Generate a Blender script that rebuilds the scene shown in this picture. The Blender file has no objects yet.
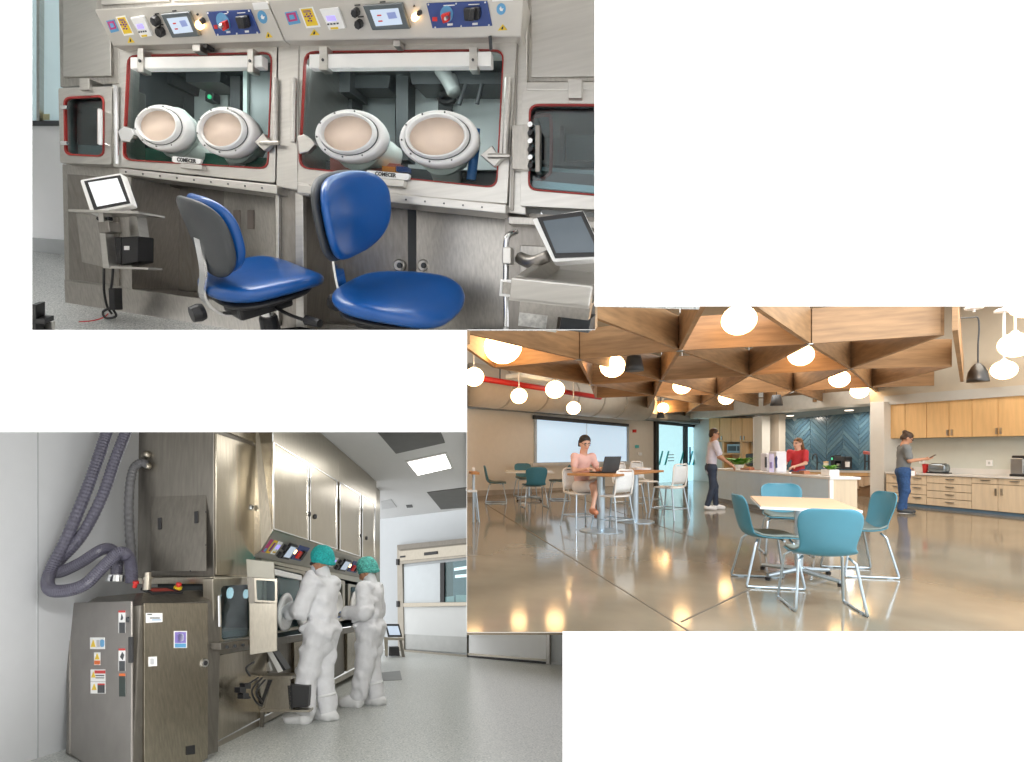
import bpy, math, random
import numpy as np
from mathutils import Vector, Matrix
random.seed(4)
# ---------------------------------------------------------------- camera, world, exposure
scene = bpy.context.scene
COL = scene.collection
FPX, PX, PY = 560.0, 420.0, 450.0            # focal length in pixels, principal point
C = Vector((0, 0, 1.25))                     # eye point
cam = bpy.data.cameras.new('camera'); cam_o = bpy.data.objects.new('camera', cam); COL.objects.link(cam_o)
cam.sensor_width = 36; cam.lens = FPX / 1024 * 36
cam.shift_x = (512 - PX) / 1024; cam.shift_y = (PY - 381) / 1024
cam.clip_start = .05; cam.clip_end = 200
cam_o.location = C; cam_o.rotation_euler = (math.pi / 2, 0, 0)
scene.camera = cam_o
world = bpy.data.worlds.new('world'); scene.world = world; world.use_nodes = True
world.node_tree.nodes['Background'].inputs[0].default_value = (1, 1, 1, 1)
world.node_tree.nodes['Background'].inputs[1].default_value = 1.12
scene.view_settings.view_transform = 'Standard'; scene.view_settings.look = 'None'
scene.view_settings.exposure = 0.60; scene.view_settings.gamma = 1.0
scene.view_settings.use_curve_mapping = False

# three rooms: each is rigid; the clean rooms are pitched about the eye line
A1 = math.atan(385 / FPX); A3 = -math.atan(152 / FPX)
H1, H2, H3 = 1.08, 1.25, 1.15
def room(a, h): return Matrix.Translation(C) @ Matrix.Rotation(a, 4, 'X') @ Matrix.Translation((0, 0, -h))
R1, R2, R3 = room(A1, H1), room(0, H2), room(A3, H3)

def area_light(name, M, loc, size, size_y, power, col=(1, 1, 1)):
    l = bpy.data.lights.new(name, 'AREA'); l.shape = 'RECTANGLE'; l.size = size; l.size_y = size_y
    l.energy = power; l.color = col
    o = bpy.data.objects.new(name, l); COL.objects.link(o)
    o.matrix_world = M @ Matrix.Translation(loc)
    return o
area_light('ceiling_lamp_lab', Matrix.Translation(C), (-.45, 2.05, 2.15), 2.2, .5, 43, (1, .98, .95))
area_light('ceiling_lamp_suite', R3, (-.15, 6.9, 3.08), .7, 2.0, 13, (1, .98, .94))
_fl = area_light('suite_front_fill', Matrix.Identity(4), (0, 0, 0), 1.3, .12, 27, (1, .99, .97))  # unseen strip light, added to brighten the suite's left wall and near faces
_fl.matrix_world = Matrix.Translation(C + Vector((-.75, 2.2, .125))) @ Matrix.Rotation(math.radians(48), 4, 'X')
area_light('ceiling_lamp_suite_far', R3, (.15, 10.4, 3.08), .8, 2.4, 12, (1, .98, .95))

_ll = area_light('lounge_front_fill', Matrix.Identity(4), (0, 0, 0), 5, 1, 215, (.86, .94, 1))  # unseen area light, added to fill the lounge softly from the front
area_light('kitchen_fill', Matrix.Identity(4), (9.4, 9.0, 4.15), 2.6, 3.0, 75, (1, .93, .82))  # added light above the view, brightens the kitchen wall and cabinets
area_light('lounge_back_fill', Matrix.Identity(4), (8.2, 14.0, 4.2), 2.6, 3.0, 150, (1, .96, .9))  # extra area light filling the far end of the lounge
_ll.matrix_world = Matrix.Translation((4.2, 2.6, 3.9)) @ Matrix.Rotation(math.radians(40), 4, 'X')
# ---------------------------------------------------------------- helpers
def ray(x, y): return Vector(((x - PX) / FPX, 1, -(y - PY) / FPX))
def P(x, y, t): return C + ray(x, y) * t
class Plane:
    def __init__(s, o, u, v):
        s.o = Vector(o); s.u = Vector(u).normalized(); s.n = s.u.cross(Vector(v)).normalized()
        if s.n.dot(C - s.o) < 0: s.n = -s.n
        s.v = s.n.cross(s.u).normalized()
        if s.v.z < 0: s.v = -s.v
    def at(s, x, y, d=0.):
        r = ray(x, y); return C + r * (((s.o + s.n * d - C).dot(s.n)) / r.dot(s.n))
    def off(s, d): return Plane(s.o + s.n * d, s.u, s.v)
    def sc(s, x, y, d=0.): return (s.at(x + 1, y, d) - s.at(x, y, d)).length   # metres per pixel
def floor_plane(M): return Plane(M @ Vector((0, 0, 0)), M.to_3x3() @ Vector((1, 0, 0)), M.to_3x3() @ Vector((0, 1, 0)))
F1, F2, F3 = floor_plane(R1), floor_plane(R2), floor_plane(R3)
def level(M, z): return Plane(M @ Vector((0, 0, z)), M.to_3x3() @ Vector((1, 0, 0)), M.to_3x3() @ Vector((0, 1, 0)))

WM = {}
def thing(name, label, cat, loc, group=None, M=None):
    o = bpy.data.objects.new(name, None); COL.objects.link(o); o.empty_display_size = .05
    m = M if M is not None else Matrix.Translation(Vector(loc))
    o.matrix_world = m; WM[o.name] = m
    tag(o, label, cat, group); return o
def tag(o, label=None, cat=None, group=None, kind=None):
    if label: o['label'] = label
    if cat: o['category'] = cat
    if group: o['group'] = group
    if kind: o['kind'] = kind
    return o
def frame_of(o):
    while o.parent: o = o.parent
    return WM.get(o.name, Matrix.Identity(4))
def obj(name, geo, mat, parent=None, local=False, smooth=False, bevel=0., label=None, solid=0., sub=0):
    vs, fs = geo[0], geo[1]
    if parent is not None:
        inv = frame_of(parent).inverted()
        vl = [Vector(v) for v in vs] if local else [inv @ Vector(v) for v in vs]
        base = None
    else:
        vl = [Vector(v) for v in vs]
        mn = Vector([min(v[i] for v in vl) for i in range(3)]); mx = Vector([max(v[i] for v in vl) for i in range(3)])
        base = Vector(((mn.x + mx.x) / 2, (mn.y + mx.y) / 2, mn.z)); vl = [v - base for v in vl]
    me = bpy.data.meshes.new(name); me.from_pydata([tuple(v) for v in vl], [], [tuple(f) for f in fs])
    mats = mat if isinstance(mat, (list, tuple)) else [mat]
    for m in mats: me.materials.append(m)
    if len(geo) > 2:
        me.polygons.foreach_set('material_index', geo[2])
    me.update()
    o = bpy.data.objects.new(name, me); COL.objects.link(o)
    if parent is not None: o.parent = parent
    else: o.matrix_world = Matrix.Translation(base); WM[o.name] = Matrix.Translation(base)
    import bmesh
    bm = bmesh.new(); bm.from_mesh(me); bmesh.ops.recalc_face_normals(bm, faces=bm.faces); bm.to_mesh(me); bm.free()
    if smooth:
        for p in me.polygons: p.use_smooth = True
    if solid:
        m = o.modifiers.new('solid', 'SOLIDIFY'); m.thickness = solid; m.offset = 0
    if bevel:
        m = o.modifiers.new('bevel', 'BEVEL'); m.width = bevel; m.segments = 2; m.limit_method = 'ANGLE'
    if sub:
        m = o.modifiers.new('sub', 'SUBSURF'); m.levels = sub; m.render_levels = sub
    if label: o['label'] = label
    return o
def struct(name, geo, mat, label=None, **k):
    o = obj(name, geo, mat, **k); o['kind'] = 'structure'
    if label: o['label'] = label
    return o
def copy_tree(o, M, label=None, group=None):
    c = o.copy(); COL.objects.link(c); c.matrix_world = M; WM[c.name] = M
    if label: c['label'] = label
    if group: c['group'] = group
    def rec(a, b):
        for ch in [x for x in bpy.data.objects if x.parent == a]:
            d = ch.copy(); COL.objects.link(d); d.parent = b; rec(ch, d)
    rec(o, c); return c

# geometry makers: return (verts, faces)
def join(*gs):
    V, F = [], []
    for g in gs:
        b = len(V); V += list(g[0]); F += [tuple(i + b for i in f) for f in g[1]]
    return V, F
def prism(front, back):
    n = len(front); V = list(front) + list(back)
    F = [tuple(range(n)), tuple(range(2 * n - 1, n - 1, -1))]
    F += [(i, i + n, (i + 1) % n + n, (i + 1) % n) for i in range(n)]
    return V, F
def slab(poly, pl, d0, d1, ext=None):
    fr = [pl.at(x, y, d1) for x, y in poly]
    e = ext if ext is not None else -pl.n * (d1 - d0)
    return prism(fr, [p + e for p in fr])
def ring(outer, inner, pl, d0, d1):
    n = len(outer); e = pl.n * (d1 - d0)
    of = [pl.at(x, y, d1) for x, y in outer]; inf = [pl.at(x, y, d1) for x, y in inner]
    V = of + inf + [p - e for p in of] + [p - e for p in inf]; F = []
    for i in range(n):
        j = (i + 1) % n
        F += [(i, j, n + j, n + i), (2 * n + i, 3 * n + i, 3 * n + j, 2 * n + j), (i, 2 * n + i, 2 * n + j, j), (n + i, n + j, 3 * n + j, 3 * n + i)]
    return V, F
def rect(x0, y0, x1, y1): return [(x0, y0), (x1, y0), (x1, y1), (x0, y1)]
def rq(quad, r, n=4):                       # rounded quad, pixels
    out = []
    for i in range(4):
        p = Vector(quad[i]); a = (Vector(quad[i - 1]) - p).normalized(); b = (Vector(quad[(i + 1) % 4]) - p).normalized()
        p0, p1 = p + a * r, p + b * r
        for k in range(n + 1):
            t = k / n; q = p0 * (1 - t) ** 2 + p * 2 * t * (1 - t) + p1 * t * t; out.append((q.x, q.y))
    return out
def inset(quad, d):
    c = Vector((sum(q[0] for q in quad) / len(quad), sum(q[1] for q in quad) / len(quad))); out = []
    for q in quad:
        v = Vector(q) - c; out.append((q[0] - math.copysign(min(d, abs(v.x)), v.x), q[1] - math.copysign(min(d, abs(v.y)), v.y)))
    return out
def box(c, sx, sy, sz, M=None):             # centre of base, sizes; local frame
    x, y, z = c; V = [Vector((x + a * sx / 2, y + b * sy / 2, z + d * sz)) for d in (0, 1) for a, b in ((-1, -1), (1, -1), (1, 1), (-1, 1))]
    if M is not None: V = [M @ v for v in V]
    return V, [(3, 2, 1, 0), (4, 5, 6, 7), (0, 1, 5, 4), (1, 2, 6, 5), (2, 3, 7, 6), (3, 0, 4, 7)]
def obox(o, u, v, n, a, b, d):              # box from corner o along three vectors
    V = [o, o + u * a, o + u * a + v * b, o + v * b]; V += [p + n * d for p in V]
    return V, [(3, 2, 1, 0), (4, 5, 6, 7), (0, 1, 5, 4), (1, 2, 6, 5), (2, 3, 7, 6), (3, 0, 4, 7)]
def tube(pts, r, n=8, cap=True, ridge=0):
    pts = [Vector(p) for p in pts]; rs = r if isinstance(r, (list, tuple)) else [r] * len(pts)
    V, F = [], []; up = None
    for i, p in enumerate(pts):
        t = (pts[min(i + 1, len(pts) - 1)] - pts[max(i - 1, 0)]).normalized()
        if up is None: up = Vector((0, 0, 1)) if abs(t.z) < .9 else Vector((1, 0, 0))
        a = (up - t * up.dot(t)).normalized(); b = t.cross(a); up = a
        rr = rs[i] * (1 + ridge * (1 if i % 2 else -1))
        V += [p + (a * math.cos(6.28319 * k / n) + b * math.sin(6.28319 * k / n)) * rr for k in range(n)]
    for i in range(len(pts) - 1):
        F += [(i * n + k, i * n + (k + 1) % n, (i + 1) * n + (k + 1) % n, (i + 1) * n + k) for k in range(n)]
    if cap: F += [tuple(range(n - 1, -1, -1)), tuple((len(pts) - 1) * n + k for k in range(n))]
    return V, F
def spline(pts, m=6):                       # Catmull-Rom through points
    pts = [Vector(p) for p in pts]; out = []
    for i in range(len(pts) - 1):
        p0, p1, p2, p3 = pts[max(i - 1, 0)], pts[i], pts[i + 1], pts[min(i + 2, len(pts) - 1)]
        for k in range(m):
            t = k / m
            out.append(.5 * ((2 * p1) + (p2 - p0) * t + (2 * p0 - 5 * p1 + 4 * p2 - p3) * t * t + (3 * p1 - p0 - 3 * p2 + p3) * t ** 3))
    return out + [pts[-1]]
def lathe(prof, c, ax=(0, 0, 1), ux=None, n=20, sx=1., sy=1.):   # prof: (radius, height) along the axis
    ax = Vector(ax).normalized(); c = Vector(c)
    a = Vector(ux).normalized() if ux is not None else ax.orthogonal().normalized(); b = ax.cross(a); V, F = [], []
    for r, h in prof:
        V += [c + ax * h + (a * math.cos(6.28319 * k / n) * sx + b * math.sin(6.28319 * k / n) * sy) * max(r, 1e-4) for k in range(n)]
    for i in range(len(prof) - 1):
        F += [(i * n + k, i * n + (k + 1) % n, (i + 1) * n + (k + 1) % n, (i + 1) * n + k) for k in range(n)]
    if prof[0][0] > 0: F.append(tuple(range(n - 1, -1, -1)))
    if prof[-1][0] > 0: F.append(tuple((len(prof) - 1) * n + k for k in range(n)))
    return V, F
def ball(c, r, n=16, sz=1.): return lathe([(r * math.sin(math.pi * k / 10), -r * sz * math.cos(math.pi * k / 10)) for k in range(11)], c, n=n)
def loft(loops, caps=True):
    n = len(loops[0]); V = [p for l in loops for p in l]; F = []
    for i in range(len(loops) - 1):
        F += [(i * n + k, i * n + (k + 1) % n, (i + 1) * n + (k + 1) % n, (i + 1) * n + k) for k in range(n)]
    if caps: F += [tuple(range(n - 1, -1, -1)), tuple((len(loops) - 1) * n + k for k in range(n))]
    return V, F
def cushion(w, d, h, e=3., n=28, deform=None):      # rounded cushion, local, base at z=0
    prof = [(0, .5), (.03, .82), (.18, .96), (.5, 1), (.78, .96), (.94, .84), (1, .55), (1.02, .2)]; loops = []
    for z, s in prof:
        l = []
        for k in range(n):
            t = 6.28319 * k / n; cx, sx = math.cos(t), math.sin(t)
            x = math.copysign(abs(cx) ** (2 / e), cx) * w / 2 * s; y = math.copysign(abs(sx) ** (2 / e), sx) * d / 2 * s
            p = Vector((x, y, z * h)); l.append(deform(p) if deform else p)
        loops.append(l)
    return loft(loops)
def xf(geo, M): return [M @ Vector(v) for v in geo[0]], geo[1]

# ---------------------------------------------------------------- materials
MATS = {}
def mat(name, col, rough=.5, metal=0., var=.06, scale=6., stretch=None, bump=0., emit=None, es=0., trans=0., coat=0., spec=None, alpha=None):
    if name in MATS: return MATS[name]
    m = bpy.data.materials.new(name); m.use_nodes = True; nt = m.node_tree; b = nt.nodes['Principled BSDF']
    b.inputs['Roughness'].default_value = rough; b.inputs['Metallic'].default_value = metal
    if coat: b.inputs['Coat Weight'].default_value = coat; b.inputs['Coat Roughness'].default_value = .08
    if spec is not None: b.inputs['Specular IOR Level'].default_value = spec
    tc = nt.nodes.new('ShaderNodeTexCoord'); mp = nt.nodes.new('ShaderNodeMapping'); nz = nt.nodes.new('ShaderNodeTexNoise')
    if stretch: mp.inputs['Scale'].default_value = stretch
    nz.inputs['Scale'].default_value = scale; nz.inputs['Detail'].default_value = 4
    rp = nt.nodes.new('ShaderNodeValToRGB')
    lo = [max(0, c * (1 - var)) for c in col]; hi = [min(1, c * (1 + var)) for c in col]
    rp.color_ramp.elements[0].color = (*lo, 1); rp.color_ramp.elements[1].color = (*hi, 1)
    rp.color_ramp.elements[0].position = .3; rp.color_ramp.elements[1].position = .7
    nt.links.new(tc.outputs['Object'], mp.inputs['Vector']); nt.links.new(mp.outputs[0], nz.inputs['Vector'])
    nt.links.new(nz.outputs['Fac'], rp.inputs[0]); nt.links.new(rp.outputs[0], b.inputs['Base Color'])
    if bump:
        bp = nt.nodes.new('ShaderNodeBump'); bp.inputs['Strength'].default_value = bump; bp.inputs['Distance'].default_value = .01
        nt.links.new(nz.outputs['Fac'], bp.inputs['Height']); nt.links.new(bp.outputs[0], b.inputs['Normal'])
    if emit: b.inputs['Emission Color'].default_value = (*emit, 1); b.inputs['Emission Strength'].default_value = es
    if trans: b.inputs['Transmission Weight'].default_value = trans
    MATS[name] = m; return m
def glass(name, tint=(.9, .95, .95), amount=.1, rough=.02):
    if name in MATS: return MATS[name]
    m = bpy.data.materials.new(name); m.use_nodes = True; nt = m.node_tree; nt.nodes.clear()
    o = nt.nodes.new('ShaderNodeOutputMaterial'); t = nt.nodes.new('ShaderNodeBsdfTransparent'); g = nt.nodes.new('ShaderNodeBsdfGlossy')
    t.inputs[0].default_value = (*tint, 1); g.inputs['Roughness'].default_value = rough
    lw = nt.nodes.new('ShaderNodeLayerWeight'); pw = nt.nodes.new('ShaderNodeMath'); pw.operation = 'POWER'; pw.inputs[1].default_value = 4.5; nt.links.new(lw.outputs['Facing'], pw.inputs[0]); lw = pw
    ad = nt.nodes.new('ShaderNodeMath'); ad.operation = 'MULTIPLY_ADD'; ad.inputs[1].default_value = .6; ad.inputs[2].default_value = amount * .7; ad.use_clamp = True
    mx = nt.nodes.new('ShaderNodeMixShader'); nt.links.new(lw.outputs[0], ad.inputs[0]); nt.links.new(ad.outputs[0], mx.inputs[0])
    nt.links.new(t.outputs[0], mx.inputs[1]); nt.links.new(g.outputs[0], mx.inputs[2]); nt.links.new(mx.outputs[0], o.inputs[0])
    MATS[name] = m; return m
def speckle(name, base, dark, light, scale, rough):
    m = bpy.data.materials.new(name); m.use_nodes = True; nt = m.node_tree; b = nt.nodes['Principled BSDF']; b.inputs['Roughness'].default_value = rough
    tc = nt.nodes.new('ShaderNodeTexCoord'); nz = nt.nodes.new('ShaderNodeTexNoise'); nz.inputs['Scale'].default_value = scale; nz.inputs['Detail'].default_value = 2
    rp = nt.nodes.new('ShaderNodeValToRGB'); e = rp.color_ramp.elements
    e[0].position = .33; e[0].color = (*dark, 1); e[1].position = .68; e[1].color = (*light, 1)
    k = e.new(.45); k.color = (*base, 1); k = e.new(.56); k.color = (*base, 1)
    nt.links.new(tc.outputs['Object'], nz.inputs['Vector']); nt.links.new(nz.outputs['Fac'], rp.inputs[0]); nt.links.new(rp.outputs[0], b.inputs['Base Color']); return m
white_wall = mat('white_plaster', (.97, .97, .97), .9, var=.005)
steel = mat('brushed_steel', (.44, .42, .39), .30, 1, var=.12, scale=5, stretch=(22, 22, .6))
steel_l = mat('light_steel', (.58, .565, .535), .34, 1, var=.06, scale=5, stretch=(1, 1, 18))
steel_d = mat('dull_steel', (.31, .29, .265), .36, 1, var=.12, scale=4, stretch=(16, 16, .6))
panel_m = mat('satin_panel', (.60, .575, .53), .45, .55, var=.05, scale=4)
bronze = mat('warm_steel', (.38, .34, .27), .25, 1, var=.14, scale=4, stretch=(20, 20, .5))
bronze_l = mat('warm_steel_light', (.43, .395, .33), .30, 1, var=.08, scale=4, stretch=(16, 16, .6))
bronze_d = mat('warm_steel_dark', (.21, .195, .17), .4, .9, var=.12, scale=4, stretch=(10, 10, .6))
chrome = mat('chrome', (.82, .83, .84), .12, 1, var=.03)
black = mat('black_plastic', (.018, .018, .02), .4, var=.1)
dark = mat('dark_grey', (.05, .055, .06), .5, var=.15)
rubber_red = mat('red_gasket', (.32, .03, .025), .5)
white_p = mat('white_plastic', (.86, .86, .85), .35, var=.02)
cream = mat('cream_liner', (.86, .70, .58), .6, var=.05, scale=10, bump=.2)
blue_v = mat('blue_vinyl', (.006, .085, .33), .28, var=.10, scale=3, spec=.6)
yellow = mat('yellow_print', (.80, .56, .03), .5); purple = mat('purple_print', (.16, .03, .22), .5)
red = mat('red_plastic', (.62, .03, .025), .4); orange = mat('orange_lamp', (1, .55, .2), .3, emit=(1, .6, .25), es=4)
navy = mat('navy_plate', (.03, .065, .25), .4, var=.05); sky = mat('sky_blue_print', (.12, .36, .62), .45)
paper = mat('white_print', (.88, .88, .87), .5, var=.02); lcd = mat('lit_lcd', (.25, .2, .7), .3, emit=(.35, .3, .95), es=.7)
screen_w = mat('lit_screen', (.45, .52, .62), .25, emit=(.62, .74, .9), es=.30)
screen_k = mat('dark_screen', (.012, .014, .018), .06, var=.05, spec=.8)
glass_c = glass('clear_glass', (.86, .90, .90), .012)
glass_t = glass('tinted_glass', (.70, .82, .85), .10)
green_mat = mat('green_mat', (.01, .10, .06), .6)
lab_floor = speckle('speckled_vinyl', (.52, .53, .52), (.25, .27, .28), (.75, .75, .74), 130, .38)
suite_floor = speckle('speckled_vinyl_grey', (.50, .52, .50), (.25, .29, .29), (.76, .76, .74), 70, .33)
grey_wall = mat('grey_white_panel', (.66, .68, .70), .5, var=.015)
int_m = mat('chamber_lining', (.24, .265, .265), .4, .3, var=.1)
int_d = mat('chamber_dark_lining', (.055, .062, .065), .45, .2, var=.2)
teal_cap = mat('teal_mesh_cloth', (.02, .42, .42), .8, var=.35, scale=60)

# ---------------------------------------------------------------- the white wall with three openings
def wall_with_openings():
    xs = [-900, -12, 31, 467, 563, 595, 1036, 1900]; ys = [-700, -12, 306, 330, 432, 632, 774, 1500]
    def opened(x, y): return (31 < x < 595 and -12 < y < 330) or (467 < x < 1036 and 306 < y < 632) or (-12 < x < 563 and 432 < y < 774)
    T0, T1 = 1.2, 1.204; V, F, idx = [], [], {}
    def vid(i, j, b):
        if (i, j, b) not in idx: idx[(i, j, b)] = len(V); V.append(P(xs[i], ys[j], T0) + Vector((0, (T1 - T0) if b else 0, 0)))
        return idx[(i, j, b)]
    N, K = len(xs) - 1, len(ys) - 1
    cl = lambda i, j: 0 <= i < N and 0 <= j < K and not opened((xs[i] + xs[i + 1]) / 2, (ys[j] + ys[j + 1]) / 2)
    for i in range(N):
        for j in range(K):
            if not cl(i, j): continue
            q = [(i, j), (i, j + 1), (i + 1, j + 1), (i + 1, j)]
            F.append(tuple(vid(*p, 0) for p in q)); F.append(tuple(vid(*p, 1) for p in reversed(q)))
            for (a, b), (ni, nj) in (((q[0], q[1]), (i - 1, j)), ((q[1], q[2]), (i, j + 1)), ((q[2], q[3]), (i + 1, j)), ((q[3], q[0]), (i, j - 1))):
                if not cl(ni, nj): F.append((vid(*a, 0), vid(*a, 1), vid(*b, 1), vid(*b, 0)))
    return V, F
struct('wall_front', wall_with_openings(), white_wall, 'plain white wall with three large rectangular openings')

# shells and partitions between the rooms (their edges start at the openings of the white wall)
shell_m = mat('shell_paint', (.78, .77, .75), .8, var=.02); pale_shell = mat('shell_paint_pale', (.74, .72, .68), .8, var=.02)
def sheet_h(name, y, x0, x1, t0, t1, th, m, label): struct(name, prism([P(x0, y, t0), P(x1, y, t0), P(x1, y, t1), P(x0, y, t1)], [P(x0, y + th, t0), P(x1, y + th, t0), P(x1, y + th, t1), P(x0, y + th, t1)]), m, label)
def sheet_v(name, x, y0, y1, t0, t1, th, m, label): struct(name, prism([P(x, y0, t0), P(x, y1, t0), P(x, y1, t1), P(x, y0, t1)], [P(x + th, y0, t0), P(x + th, y1, t0), P(x + th, y1, t1), P(x + th, y0, t1)]), m, label)
sheet_h('wall_lab_top', -150, -80, 660, 1.215, 3.6, -6, shell_m, 'plain grey sloping ceiling of the laboratory')
sheet_v('wall_lab_right', 640, -150, 306, 1.215, 3.4, 6, shell_m, 'plain grey side wall of the laboratory')
sheet_v('wall_lab_left', -60, -150, 330, 1.215, 3.6, -6, shell_m, 'plain grey side wall of the laboratory behind the pane')
sheet_h('wall_lab_sill', 330, 467, 595, 1.213, 2.9, -.5, shell_m, 'thin grey sill under the laboratory')
sheet_v('wall_lounge_left', 467, 330, 632, 1.213, 14.6, -.4, pale_shell, 'pale partition wall between lounge and gowned suite')
sheet_h('wall_lounge_sill', 632.2, 467, 1150, 1.213, 3.95, .4, pale_shell, 'thin pale sill under the lounge floor')
sheet_h('ceiling_suite_front', 405, -420, 467, 1.213, 6.0, -1, pale_shell, 'sloping pale ceiling panel of the gowned suite')
sheet_v('wall_suite_right', 580, 634, 820, 1.213, 12, 4, pale_shell, 'pale side wall of the gowned suite')
# ================================================================ ROOM 1 : laboratory with glove boxes
_b0, _b1 = F1.at(65, 302), F1.at(228, 328)
U1 = (_b1 - _b0).normalized(); Z1 = (R1.to_3x3() @ Vector((0, 0, 1))).normalized()
NB = Z1.cross(U1).normalized()
if NB.y < 0: NB = -NB
LEAN = math.radians(18)
W1 = Plane(_b0, U1, Z1 * math.cos(LEAN) + NB * math.sin(LEAN))
# floor and side wall
struct('floor', prism([F1.at(*p) for p in ((-20, 190), (700, 190), (700, 306), (592, 303), (592, 327), (467, 327), (467, 404), (-20, 404))],
                      [F1.at(*p) - F1.n * .02 for p in ((-20, 190), (700, 190), (700, 306), (592, 303), (592, 327), (467, 327), (467, 404), (-20, 404))]), lab_floor, 'pale speckled vinyl floor of the laboratory')
WS = Plane(F1.at(45, 252), U1, Z1)
lw = mat('lab_white_panel', (.92, .93, .95), .5, var=.01)
wl = struct('wall_left', slab(rect(-60, 126, 90, 246), WS, -.05, 0), lw, 'white wall panel beside the glove boxes')
struct('baseboard_left', slab([(-60, 232), (90, 242), (90, 256), (-60, 247)], WS, 0, .012), mat('cove_grey', (.45, .47, .48), .5), 'grey coved skirting along the laboratory floor')
win = struct('window_1', slab(rect(-60, -60, 90, 122), WS, -.05, -.02), mat('frosted_pane', (.55, .68, .72), .12, var=.03, emit=(.6, .78, .82), es=.22), 'pale blue frosted glazing beside the glove boxes')  # faint emission in the pane stands in for light behind it
obj('window_frame', slab(rect(36.5, -60, 39.5, 122), WS, -.02, .01), steel_l, win)
obj('window_sill', slab(rect(-60, 121, 90, 126), WS, -.02, .02), dark, win)
obj('notice', slab(rect(43, 114, 49, 120), WS, -.02, -.015), mat('pale_yellow', (.75, .72, .45), .6), win)

def plate(name, quad, pl, d0, d1, m, par, bev=.003, **k): return obj(name, slab(quad, pl, d0, d1), m, par, bevel=bev, **k)
def oval(cx, cy, rx, ry, pl, d=0.):
    c = pl.at(cx, cy, d); a = (pl.at(cx + rx, cy, d) - pl.at(cx - rx, cy, d)).length / 2; b = (pl.at(cx, cy + ry, d) - pl.at(cx, cy - ry, d)).length / 2
    return c, a, b
def knob_at(name, x, y, r, pl, d, h, m, par, n=12):
    c, a, b = oval(x, y, r, r, pl, d); return obj(name, lathe([(a, 0), (a, h * .8), (a * .8, h)], c, pl.n, pl.u, n=n), m, par)
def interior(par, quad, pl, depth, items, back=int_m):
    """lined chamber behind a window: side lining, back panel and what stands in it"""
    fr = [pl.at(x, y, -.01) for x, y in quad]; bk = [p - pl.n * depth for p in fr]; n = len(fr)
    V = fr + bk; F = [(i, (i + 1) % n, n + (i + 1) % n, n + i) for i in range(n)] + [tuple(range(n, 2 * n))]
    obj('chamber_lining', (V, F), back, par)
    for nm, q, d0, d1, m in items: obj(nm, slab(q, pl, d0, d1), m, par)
def window_set(par, outer, gask, pl, r=9, d=.05, gm=glass_c):
    o = rq(outer, 2); g0 = rq(gask, r); g1 = rq(inset(gask, 1.15), r)
    fr = obj('window_frame', ring(o, g0, pl, -.03, d), steel_l, par, bevel=.004)
    gk = obj('gasket', ring(g0, g1, pl, d - .012, d + .004), rubber_red, par)
    gl = obj('glass_pane', slab(g1, pl, .0, .01), gm, par)
    return fr, gk, gl

# ---- pass-through cabinet left of the first glove box
t = thing('transfer_cabinet', 'stainless transfer cabinet with small red-edged window beside white wall', 'cabinet', W1.at(90, 290))
obj('upper_panel', slab([(58, -30), (119, -30), (119, 84), (60, 87)], W1, -.5, -.02), steel, t, bevel=.004)
plate('access_panel', [(63, -30), (110, -30), (111, 76), (63, 77)], W1, -.02, -.008, steel_l, t)
obj('lower_panel', slab([(62, 164), (121, 168), (126, 312), (65, 302)], W1, -.5, -.01), steel, t, bevel=.004)
plate('lower_access_panel', [(67, 174), (117, 178), (119, 286), (69, 279)], W1, -.01, .004, steel_d, t)
dr = obj('door', ring(rq([(58, 88), (112, 86), (111, 165), (60, 163)], 2), rq([(63, 97), (104, 95), (104, 157), (64, 155)], 7), W1, -.02, .06), steel_l, t, bevel=.006)
g0 = rq([(63, 97), (104, 95), (104, 157), (64, 155)], 7); g1 = rq(inset([(63, 97), (104, 95), (104, 157), (64, 155)], 1.6), 6)
obj('gasket', ring(g0, g1, W1, .05, .063), rubber_red, dr); obj('glass_pane', slab(g1, W1, .02, .03), glass_t, dr)
interior(t, [(63, 97), (104, 95), (104, 157), (64, 155)], W1, .42, [('lamp_disc', rq([(64, 98), (78, 97), (76, 108), (64, 107)], 4), -.25, -.24, white_p), ('lamp_disc', rq([(92, 97), (104, 96), (104, 109), (95, 108)], 4), -.3, -.29, white_p),
    ('tray', [(64, 144), (104, 146), (104, 156), (64, 155)], -.3, -.05, int_m), ('rail', rect(64, 128, 104, 130), -.34, -.33, black)], int_d)
hd = obj('door_handle', tube([W1.at(101, 110, .06), W1.at(100, 110, .10), W1.at(100, 144, .10), W1.at(101, 144, .06)], .012), chrome, dr)
for yy in (107, 143): plate('hinge', rect(60, yy - 2, 66, yy + 2), W1, .06, .075, chrome, dr)
plate('latch', rect(79, 78, 89, 90), W1, .0, .08, steel_l, t)
obj('hinge_post', slab([(112, 84), (121, 84), (121, 168), (113, 167)], W1, -.1, .05), steel_l, t, bevel=.004)
obj('hinge_rod', tube([W1.at(116, 86, .06), W1.at(117, 164, .06)], .011), chrome, t)
obj('catch', slab([(117, 131), (123, 126), (131, 128), (134, 134), (129, 142), (121, 141)], W1, .055, .085), chrome, t, bevel=.004)

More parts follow.
